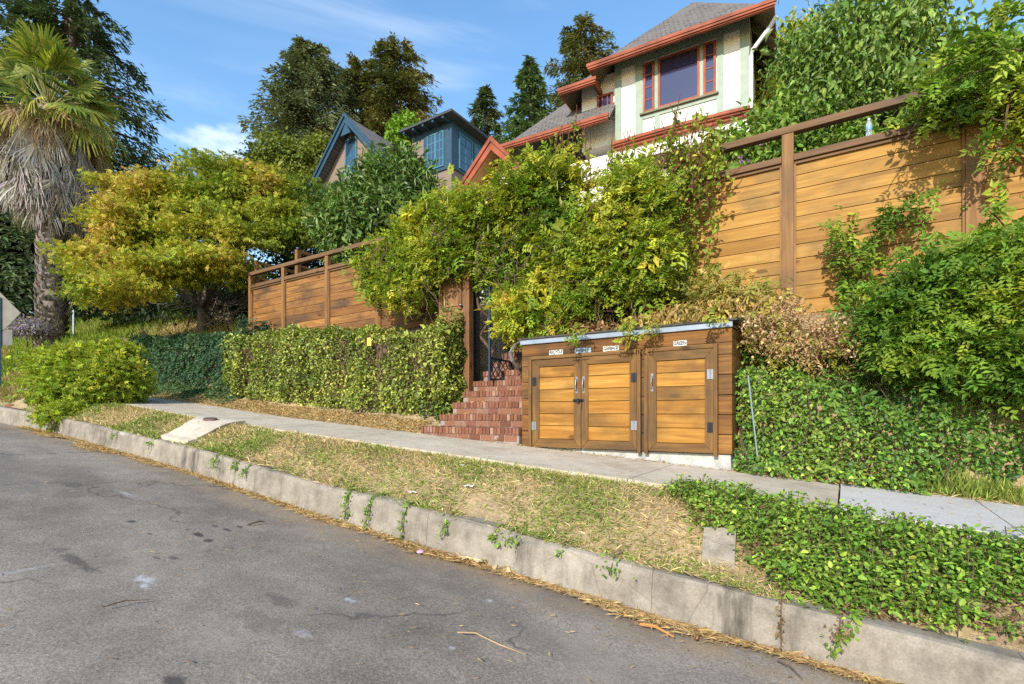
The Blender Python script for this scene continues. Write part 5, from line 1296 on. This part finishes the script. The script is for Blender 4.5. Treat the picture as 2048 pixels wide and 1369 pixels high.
# dry mown grass: straw lying about, with green patches
n = 62000
u = -13+12.8*RNG.uniform(0, 1, n)**.8; v = RNG.uniform(3.39, 4.5, n); k = ~in_walk(u, v); u, v = u[k], v[k]; n = len(u)
P = np.stack([u, v, on_ground(u, v)-.006], 1)
g = .8*sn(P, .40, 101)+.5*sn(P, .14, 102)+.55*RNG.normal(size=n)+.25*(u > -4)
isg = g > .5
bare = sn(P, .5, 104)+.5*sn(P, .2, 105) > 1.0
k = ~(bare & (RNG.uniform(0, 1, n) < .85)); P, isg, u, v = P[k], isg[k], u[k], v[k]; n = len(P)
T = rnd(n); T[:, 2] = np.abs(T[:, 2])*.35+.12; T = unit(T); L = RNG.uniform(.035, .10, n)
c = np.where(isg[:, None], pal(P, GGR, .4, .2, 103), pal(P, STRAW, .4, .3, 104, .28))
f = Fol(); f.add(BLADE, P, T, unit(UPZ+rnd(n)*.5), L, c, np.where(isg, .007, .0045)*(1+.25*np.maximum(0, -u-3)))
m_ = isg.nonzero()[0]; m_ = m_[RNG.uniform(0, 1, len(m_)) < .8]; leaves_on(f, P[m_]+UPZ*.012, np.tile([0., 0, 1.], (len(m_), 1)), KITE, .024, pal(P[m_], GGR, .4, .2, 105), .1, .4, .8, .9)
stuffed(f.out('dry_grass', GRASS))
# verge of straw and litter along the back of the sidewalk
n = 42000
u = RNG.uniform(-15, 3.0, n); lo, hi = 5.955, np.where(u < -3.8, 6.42, 6.2); v = lo+(hi-lo)*RNG.uniform(0, 1, n)**1.0
k = ~((u > -5.6) & (u < -1.0) & (v > 5.96) & (u > -3.74)) & ~((u > -5.5) & (u < -3.7) & (v > 5.99)); u, v = u[k], v[k]; n = len(u)
P = np.stack([u, v, on_ground(u, v)+.0], 1); P[:, 2] = np.maximum(P[:, 2], side_z(u)+.01)
T = rnd(n); T[:, 2] = np.abs(T[:, 2])*.3+.05
LIT = [(.22,.11,.04),(.38,.22,.08),(.48,.33,.14),(.42,.24,.09)]
f = Fol(); h = n//2; f.add(BLADE, P[:h], T[:h], unit(UPZ+rnd(h)*.5), RNG.uniform(.04, .11, h), pal(P[:h], STRAW, .4, .3, 107, .25), np.full(h, .005))
f.add(KITE, P[h:]+UPZ*.008, unit(T[h:]*np.array([1, 1, .4])), unit(UPZ+rnd(n-h)*.5), RNG.uniform(.025, .06, n-h), pal(P[h:], LIT, .4, .3, 108, .3))
stuffed(f.out('leaf_litter', DRY))
# litter gathered in the gutter and on the steps
n = 26000
u = RNG.uniform(-14, 2.0, n); w = np.clip(.5+.7*sn(np.stack([u, 0*u, 0*u], 1), .5, 110), .12, 1.3); w = w*np.interp(u, [-7, -5.5, -4.6, -2], [1.2, 1.9, 1.2, 1.1]); v = KV-.01-np.abs(RNG.normal(size=n))*.13*w
P = np.stack([u, v, road_z(u)+.022], 1); T = rnd(n); T[:, 2] = np.abs(T[:, 2])*.12
f = Fol(); h = n*2//3
f.add(BLADE, P[:h], T[:h], unit(UPZ+rnd(h)*.4), RNG.uniform(.03, .11, h), pal(P[:h], [(.34,.20,.08),(.46,.31,.14),(.55,.40,.2)], .3, .4, 111, .25), np.full(h, .0045))
f.add(KITE, P[h:], T[h:], unit(UPZ+rnd(n-h)*.3), RNG.uniform(.015, .045, n-h), pal(P[h:], LIT, .3, .4, 112, .3))
n = 900; us_ = RNG.uniform(-5.4, -3.8, n); k = RNG.integers(0, 4, n); P = np.stack([us_, 5.95+.3*k+.04+.24*RNG.uniform(0, 1, n), -.185+.192*k+.012], 1); m_ = (P[:, 0] < -4.9+RNG.normal(size=n)*.35); P = P[m_]; T = rnd(len(P)); T[:, 2] = np.abs(T[:, 2])*.1
f.add(KITE, P, T, unit(UPZ+rnd(len(P))*.3), RNG.uniform(.03, .06, len(P)), pal(P, LIT, .3, .4, 113, .3))
n = 1500; u = RNG.uniform(-14, 2.5, n); v = RNG.uniform(4.44, 6.0, n); v = np.where(RNG.uniform(0, 1, n) < .6, 6-np.abs(RNG.normal(size=n))*.12, v); P = np.stack([u, v, side_z(u)+.022], 1); T = rnd(n); T[:, 2] *= .05
f.add(BLADE, P, T, unit(UPZ+rnd(n)*.3), RNG.uniform(.02, .07, n), pal(P, LIT, .3, .4, 114, .3), np.full(n, .005))
n = 1000; u = RNG.uniform(-12, 1.5, n); v = KV-RNG.uniform(0, 1, n)**2*2.6; P = np.stack([u, v, road_z(u)+.02], 1); T = rnd(n); T[:, 2] *= .05
f.add(BLADE, P, T, unit(UPZ+rnd(n)*.3), RNG.uniform(.015, .05, n), pal(P, LIT, .3, .4, 115, .3), np.full(n, .006))
stuffed(f.out('gutter_litter', DRY))
# green ground cover on the right-hand strip
f = Fol(); poly = [px2g(*q) for q in ((1330,985),(1420,985),(1560,1018),(1700,1045))]+[(.5, 4.24), (3.2, 4.26), (3.2, 3.5), (.75, 3.52)]+[px2g(*q) for q in ((1900,1255),(1780,1262),(1650,1222),(1560,1170),(1490,1130),(1480,1075),(1395,1055),(1370,1020))]
q = polypts(poly, 1150); q = np.concatenate([q, polypts([(-.3, 3.48), (-.3, 3.75), (2.5, 3.75), (2.5, 3.5)], 110)])
kk = sn(np.c_[q, q[:, :1]], .10, 120)+.3*RNG.normal(size=len(q)) > -.85+np.clip((3.80-q[:, 1])*2.0, -.4, .6); q = q[kk]
GC = [(.07,.15,.02),(.13,.24,.03),(.22,.33,.045),(.34,.40,.07)]
stm = MB()
for a, b in q:
    if inpoly(np.array([a]), np.array([b]), PAVE)[0]: continue
    hgt = RNG.uniform(.05, .2)*(.75 if b > 3.95 else .95); n = 26; t = RNG.uniform(.15, 1, n); g0 = float(on_ground(np.array([a]), np.array([b]))[0])
    off = rnd(n)*.045; P = np.stack([a+off[:, 0], b+off[:, 1], g0+hgt*t+off[:, 2]*.2], 1)
    O = unit(off*np.array([1, 1, .2])+np.array([0, 0, .015])); leaves_on(f, P, O, OVAL, .034, pal(P, GC, .3, .12, 121, .3), .1, .8, 1., .35)
    stm.tube([(a, b, g0), (a+RNG.uniform(-.03, .03), b+RNG.uniform(-.03, .03), g0+hgt)], .003, 3)
# dead stems and brown leaves beneath
n = 9000; qq = polypts(poly+[], n); P = np.stack([qq[:, 0], qq[:, 1], on_ground(qq[:, 0], qq[:, 1])+.015+.03*RNG.uniform(0, 1, n)], 1); T = rnd(n); T[:, 2] = np.abs(T[:, 2])*.4
f.add(BLADE, P[:4500], T[:4500], unit(UPZ+rnd(4500)), RNG.uniform(.04, .10, 4500), pal(P[:4500], [(.14,.09,.055),(.30,.2,.11)], .3, .3, 122), np.full(4500, .004)); f.add(KITE, P[4500:], T[4500:], unit(UPZ+rnd(4500)*.4), RNG.uniform(.02, .04, 4500), pal(P[4500:], [(.14,.08,.04),(.24,.14,.07),(.38,.24,.12)], .3, .3, 123, .3))
stuffed(f.out('ground_cover', LEAF)); 
o = part('ground_cover_stems', stm, TWIG, bpy.data.objects['ground_cover'])
# grass tufts at the foot of the ivy, right
f = Fol()
for x, y, nn, L in ((1880,975,260,.16),(1930,985,300,.2),(1975,985,220,.16),(1780,955,120,.09),(1830,962,120,.1),(2030,1000,200,.14),(1990,985,150,.15),(1560,930,120,.12),(1520,915,160,.13)):
    a, b = pv(x, y, 6.05)[0], 6.08; P = np.stack([a+RNG.normal(size=nn)*.09, b+RNG.normal(size=nn)*.05, np.zeros(nn)], 1); P[:, 2] = on_ground(P[:, 0], P[:, 1]); T = unit(rnd(nn)*.45+UPZ+np.array([0, -.25, 0]))
    f.add(BLADE, P, T, unit(rnd(nn)+np.array([0, -1, 0])), RNG.uniform(.5, 1.1, nn)*L, pal(P, GGR if x > 1700 else STRAW, .3, .3, 124), np.full(nn, .008))
stuffed(f.out('verge_grass', GRASS))
# rough grass on the far left slope
f = Fol(); n = 30000; u = RNG.uniform(-30, -16.2, n); v = 3.6+5.5*RNG.uniform(0, 1, n)**1.1; P = np.stack([u, v, terrain(u, v)-.02], 1); T = unit(rnd(n)*.5+UPZ); 
wv = sn(P, 1.4, 130)[:, None]+.8*(v > 5)[:, None]*(u < -19)[:, None]; c = np.where(wv > .15, pal(P, [(.10,.16,.02),(.18,.25,.03),(.28,.30,.05)], .4, .6, 131), pal(P, [(.24,.19,.07),(.36,.29,.11)], .4, .6, 132))
f.add(BLADE, P, T, unit(rnd(n)+np.array([0, -1, 0])), RNG.uniform(.10, .34, n), c, np.full(n, .02)); stuffed(f.out('rough_grass', GRASS))
# sunlit slope grass seen below the maple
f = Fol(); n = 14000; u = RNG.uniform(-34, -13, n); v = RNG.uniform(7.3, 22, n); P = np.stack([u, v, terrain(u, v)-.03], 1)
f.add(BLADE, P, unit(rnd(n)*.5+UPZ), unit(rnd(n)+np.array([0, -1, 0])), RNG.uniform(.15, .4, n), pal(P, [(.16,.19,.04),(.30,.30,.07),(.36,.30,.12)], .5, 1.5, 133), np.full(n, .03)); stuffed(f.out('slope_grass', GRASS))

# ------------------------------------------------------------------ vines over the kerb
def trailing(px_, py0, py1, label, wid=.03, dens=90, stops=GC, bend=0):
    u, z = pv(px_, py1, KV-.01); z1 = float(curb_z(u)); zb_ = max(z, float(road_z(u))+.03); g = thing('trailing_vine', label, 'vine', (u, KV, zb_), group='vines hanging over the kerb')
    d = MB(); pts = [(u+.02, KV+.22, z1+.01), (u, KV+.07, z1+.02), (u+bend*.3, KV+.015, z1-.06), (u+bend*.7, KV-.012, (z1+zb_)/2), (u+bend, KV-.025, zb_)]; d.tube(pts, .004, 4); part('stem', d, TWIG, g)
    pa = np.array(pts); n = dens; t = RNG.uniform(0, 3.99, n); i = t.astype(int); Q = pa[i]+(pa[i+1]-pa[i])*(t-i)[:, None]+rnd(n)*np.array([wid, .008, .01]); Q[:, 1] -= .012*(t > 1)
    f = Fol(); leaves_on(f, Q, np.tile([0., -.6, -.2], (n, 1)), OVAL, .026, pal(Q, stops, .3, .2, 140), .4, .6, .5, .7); f.out('foliage', LEAF, g)
for a in ((427,905,938,'thin green tuft on the kerb just right of the iron cover',.05,110),(468,920,940,'small leafy tuft drooping over the kerb right of the first one',.03,70),(490,920,955,'short thick tuft over the kerb where straw gathers',.025,80),
          (690,985,1040,'bushy green strand hanging to the gutter, left of the pair',.03,130),(737,1000,1052,'slender green strand hanging to the gutter, right of the pair',.025,110),(806,1008,1078,'long thin strand reaching the gutter below the dry grass',.015,80),
          (890,1030,1072,'curled strand partway down the kerb left of the twig',.02,50),(985,1060,1080,'small sprig over the kerb right of the twig',.02,45),(1012,1065,1092,'loose dangling tuft on the kerb below the litter',.06,60),
          (1560,1200,1308,'bare dark strand filling a kerb joint',.008,40),(1708,1240,1320,'long green strand curling over the kerb among pale scuffs',.02,150),(1680,1240,1290,'brown withered strand on the kerb beside the long green one',.02,70),
          (228,862,880,'faint green tuft over the kerb beside the rounded shrub',.03,50),(300,876,900,'dry green strand on the kerb below the small lawn',.02,40),(1118,1095,1112,'tiny sprig hanging over the kerb midway along',.015,25),(1220,1118,1150,'straggling pale sprig over the kerb below the ground cover',.05,50)):
    trailing(a[0], a[1], a[2], a[3], a[4], a[5], bend=-.1 if a[0] == 1708 else RNG.uniform(-.02, .02), stops=[(.2,.13,.06),(.3,.2,.1)] if a[0] in (1680, 1560) else GC)

# ------------------------------------------------------------------ small things
# road sign seen from behind
X0, Y0, Zs = px3(4, 627, 13.4); zb_ = px3(10, 775, 13.4)[2]-.15
sg = thing('road_sign', 'back of a grey diamond road sign with a smaller plate on a blue-grey pole', 'road sign', (X0, 13.4, zb_), 0)
ALU = plain('sign_aluminium', (.15, .14, .115), .5, .4, .2, .1)
d = MB(); h = .53
d.add([(X0-h, 13.36, Zs), (X0, 13.36, Zs-h), (X0+h, 13.36, Zs), (X0, 13.36, Zs+h), (X0-h, 13.363, Zs), (X0, 13.363, Zs-h), (X0+h, 13.363, Zs), (X0, 13.363, Zs+h)], [(0, 1, 2, 3), (7, 6, 5, 4), (0, 4, 5, 1), (1, 5, 6, 2), (2, 6, 7, 3), (3, 7, 4, 0)])
part('diamond_plate', d, ALU, sg)
d = MB(); z = px3(0, 676, 13.4)[2]; d.box(X0-.30, X0+.31, 13.36, 13.364, z-.2, z+.2); part('lower_plate', d, plain('sign_plate', (.12, .11, .105), .5, .4, .2), sg, bevel=.001)
d = MB(); d.box(X0-.03, X0+.03, 13.31, 13.358, zb_-.5, Zs+.4); part('pole', d, plain('pole_paint', (.13, .21, .26), .5, .4), sg)
d = MB()
for z2 in (Zs+.25, Zs-.25, z+.1, z-.1): d.tube([(X0, 13.30, z2), (X0, 13.309, z2)], .014, 8)
part('bolts', d, STEEL, sg)
x, y, z = px3(147, 612, 19)
s2 = thing('small_sign', 'small white sign on a post beyond the palm trunk', 'sign', (x, 19, z-1.0), 0)
d = MB(); d.box(x-.22, x+.22, 18.97, 18.99, z-.07, z+.13); part('plate', d, ALU, s2, bevel=.002); d = MB(); d.box(x-.04, x+.02, 18.992, 19.03, z-1.3, z+.1); part('post', d, STEEL, s2)
# lavender and stump on the left slope
B = pblobs([(48,655,16.5,32,12,.4),(75,660,16.5,20,10,.4)])
leafy('lavender_bush', 'greyish violet lavender low behind the road sign', 'bush', px3(55, 670, 16.5), B, 300, 7, .08, LANCE, .1, [(.16,.2,.08),(.30,.22,.34),(.22,.27,.1)], LEAF, 1, .02, 6, seed=30)
d = MB()
x, y, z = px3(66, 800, 11.6)
for k in range(7):
    a = k*.9; p, r = branch((x+.1*math.cos(a), y+.1*math.sin(a), z-.12), (x+.16*math.cos(a)+.1, y+.2*math.sin(a), z+RNG.uniform(.1, .28)), 4, 0, .12, .07, .04); d.tube(p, r, 7)
solo('tree_stump', d, BARKG, 'gnarled grey stump at the kerb left of the rounded shrub', 'stump', (x, y, z-.1), 0, smooth=True)
x, y, z = px3(40, 808, 11.6)
d = MB(); d.hexa([(x-.28, y-.1, z-.12), (x+.32, y-.14, z-.2), (x+.36, y+.15, z-.18), (x-.26, y+.16, z-.1), (x-.27, y-.09, z-.02), (x+.3, y-.12, z-.08), (x+.34, y+.13, z-.06), (x-.25, y+.15, z)])
solo('flat_stone', d, BRICK, 'flat reddish stone lying beside the grey stump', 'stone', (x, y, z-.1), 0, bevel=.03)
# plastic bottle on the fence
u, _ = pv(1738, 268, FV+.03); zc = 3.446
bt = thing('water_bottle', 'clear plastic water bottle with blue label standing on the fence cap', 'bottle', (u, FV+.05, zc))
PET = NT('clear_plastic', .08, .5); PET.col((.86, .9, .95)); PET.b.inputs['Transmission Weight'].default_value = .75; PET.b.inputs['IOR'].default_value = 1.2
d = MB(); d.lathe((u, FV+.05, zc), [(.03, 0), (.034, .006), (.034, .05), (.031, .056), (.034, .062), (.034, .15), (.028, .175), (.014, .2), (.013, .215)], 18); part('body', d, PET.m, bt, smooth=True)
d = MB(); d.lathe((u, FV+.05, zc), [(.0345, .085), (.0352, .087), (.0352, .138), (.0345, .14)], 18); part('label', d, plain('blue_label', (.2, .36, .62), .4, .4), bt, smooth=True)
d = MB(); d.lathe((u, FV+.05, zc), [(.016, .212), (.0165, .214), (.0165, .23), (.014, .233)], 14); part('cap', d, WHITE, bt)
# yellow tag in the hedge
u, z = pv(738, 684, 6.25); d = MB(); d.grid(lambda a, b: (u-.05+.1*a, 6.25-.012*math.sin(a*3), z-.07+.14*b), 6, 4)
o = solo('paper_tag', d, plain('yellow_paper', (.7, .55, .08), .7, .3), 'small yellow paper tag caught in the clipped hedge', 'tag', (u, 6.25, z)); mo = o.modifiers.new('s', 'SOLIDIFY'); mo.thickness = .002
# thin stake by the bins
u0, z0 = pv(1519, 930, 5.98); u1, z1 = pv(1497, 752, 6.15)
d = MB(); d.tube([(u0, 5.98, z0-.1), (u1, 6.12, z1)], .009, 8); solo('metal_stake', d, plain('green_grey_metal', (.2, .25, .24), .5, .4, .3), 'thin grey metal stake leaning beside the bin enclosure', 'stake', (u0, 5.98, z0))
# dry palm frond piece in the gutter
u, v = px2road(930, 1125); u1, v1 = px2road(1030, 1152); d = MB(); d.tube([(u-.08, v-.02, float(road_z(u))+.03), (u, v, float(road_z(u))+.045), ((u+u1)/2, (v+v1)/2+.01, float(road_z((u+u1)/2))+.04), (u1, v1, float(road_z(u1))+.035)], [.006, .01, .012, .006], 6)
fr_ = thing('dead_branch', 'curled dry cream branch with husks lying in the gutter', 'dead branch', (u, v, float(road_z(u))))
part('stem', d, plain('cream_husk', (.55, .43, .24), .8, .2), fr_)
for k in range(13):
    t = RNG.uniform(0, 1); P = np.array([[u+(u1-u)*t, v+(v1-v)*t, float(road_z(u+(u1-u)*t))+.045]])
    f = Fol(); f.add(OVAL, P, unit(rnd(1)*np.array([1, 1, .4])+np.array([.4, -.6, 0])), unit(UPZ+rnd(1)*.4), RNG.uniform(.05, .1, 1), np.array([[.58, .46, .26]])); f.out('husk', DRY, fr_)
def twig(pts, r, label, m=TWIG):
    w = [px2road(*p) for p in pts]; d = MB(); d.tube([(a, b, float(road_z(a))+.022+.012*(k % 2)) for k, (a, b) in enumerate(w)], [r]*(len(w)-1)+[r*.4], 5); solo('twig', d, m, label, 'twig', (w[0][0], w[0][1], float(road_z(w[0][0]))))
twig([(915,1273),(950,1278),(1000,1298),(1052,1322)], .0045, 'long forked brown twig on the open asphalt', plain('tan_twig', (.4, .25, .13), .8, .2))
twig([(1280,1256),(1310,1264),(1348,1282)], .010, 'bright orange strip of bark on the asphalt near the kerb', plain('orange_bark', (.48, .2, .05), .7, .3))
twig([(1556,1330),(1580,1345),(1606,1368)], .004, 'thin dark twig on the asphalt at the bottom edge')
twig([(497,1054),(520,1050),(530,1048)], .008, 'dark stubby twig among the oil drips')
twig([(206,1222),(250,1213),(300,1207)], .004, 'thin curved reddish twig on the asphalt, far from the kerb')
def scrap(u, v, z, s, label, m, name='litter', cat='litter'):
    d = MB(); ph = RNG.uniform(0, 6); d.grid(lambda a, b: (u+(a-.5)*s*1.5+.1*s*math.sin(b*5+ph), v+(b-.5)*s, z+.3*s*abs(math.sin(a*4+b*2+ph))), 5, 4); o = solo(name, d, m, label, cat, (u, v, z)); q = o.modifiers.new('s', 'SOLIDIFY'); q.thickness = .002
for x, y, s, lb in ((938,982,.06,'crumpled white paper scrap on green grass of the strip'),(825,992,.05,'flat clear plastic scrap on the dry grass near the kerb'),(925,938,.03,'tiny white scrap in the dry grass by the sidewalk'),(1416,1064,.045,'white bottle top shaped scrap at the corner of the bare slab')):
    a, b = px2g(x, y); scrap(a, b, float(on_ground(np.array([a]), np.array([b]))[0])+.03, s, lb, WHITE)
a, b = px2road(841, 1109); d = MB(); d.lathe((a, b, float(road_z(a))+.012), [(.02, 0), (.032, .004), (.034, .014), (.022, .024)], 14); solo('plastic_cap', d, plain('pink_plastic', (.6, .3, .42), .4, .5), 'pink plastic cap lying on the asphalt by the gutter straw', 'cap', (a, b, float(road_z(a))), smooth=True)
a, b = px2road(777, 1073); scrap(a, b, float(road_z(a))+.03, .035, 'small pink and white scrap in the gutter straw', plain('pale_pink', (.7, .45, .45), .6, .3))
# overhead wire to the blue house
a, b = px3(270, 342, 24), px3(625, 374, 21); d = MB(); p = [(a[0]+(b[0]-a[0])*t, a[1]+(b[1]-a[1])*t, a[2]+(b[2]-a[2])*t-.25*4*t*(1-t)) for t in np.linspace(-1.5, 1, 40)]; d.tube(p, .016, 5)
solo('overhead_wire', d, INK, 'thin dark overhead wire crossing behind the maple crown', 'wire', tuple(b), 0)
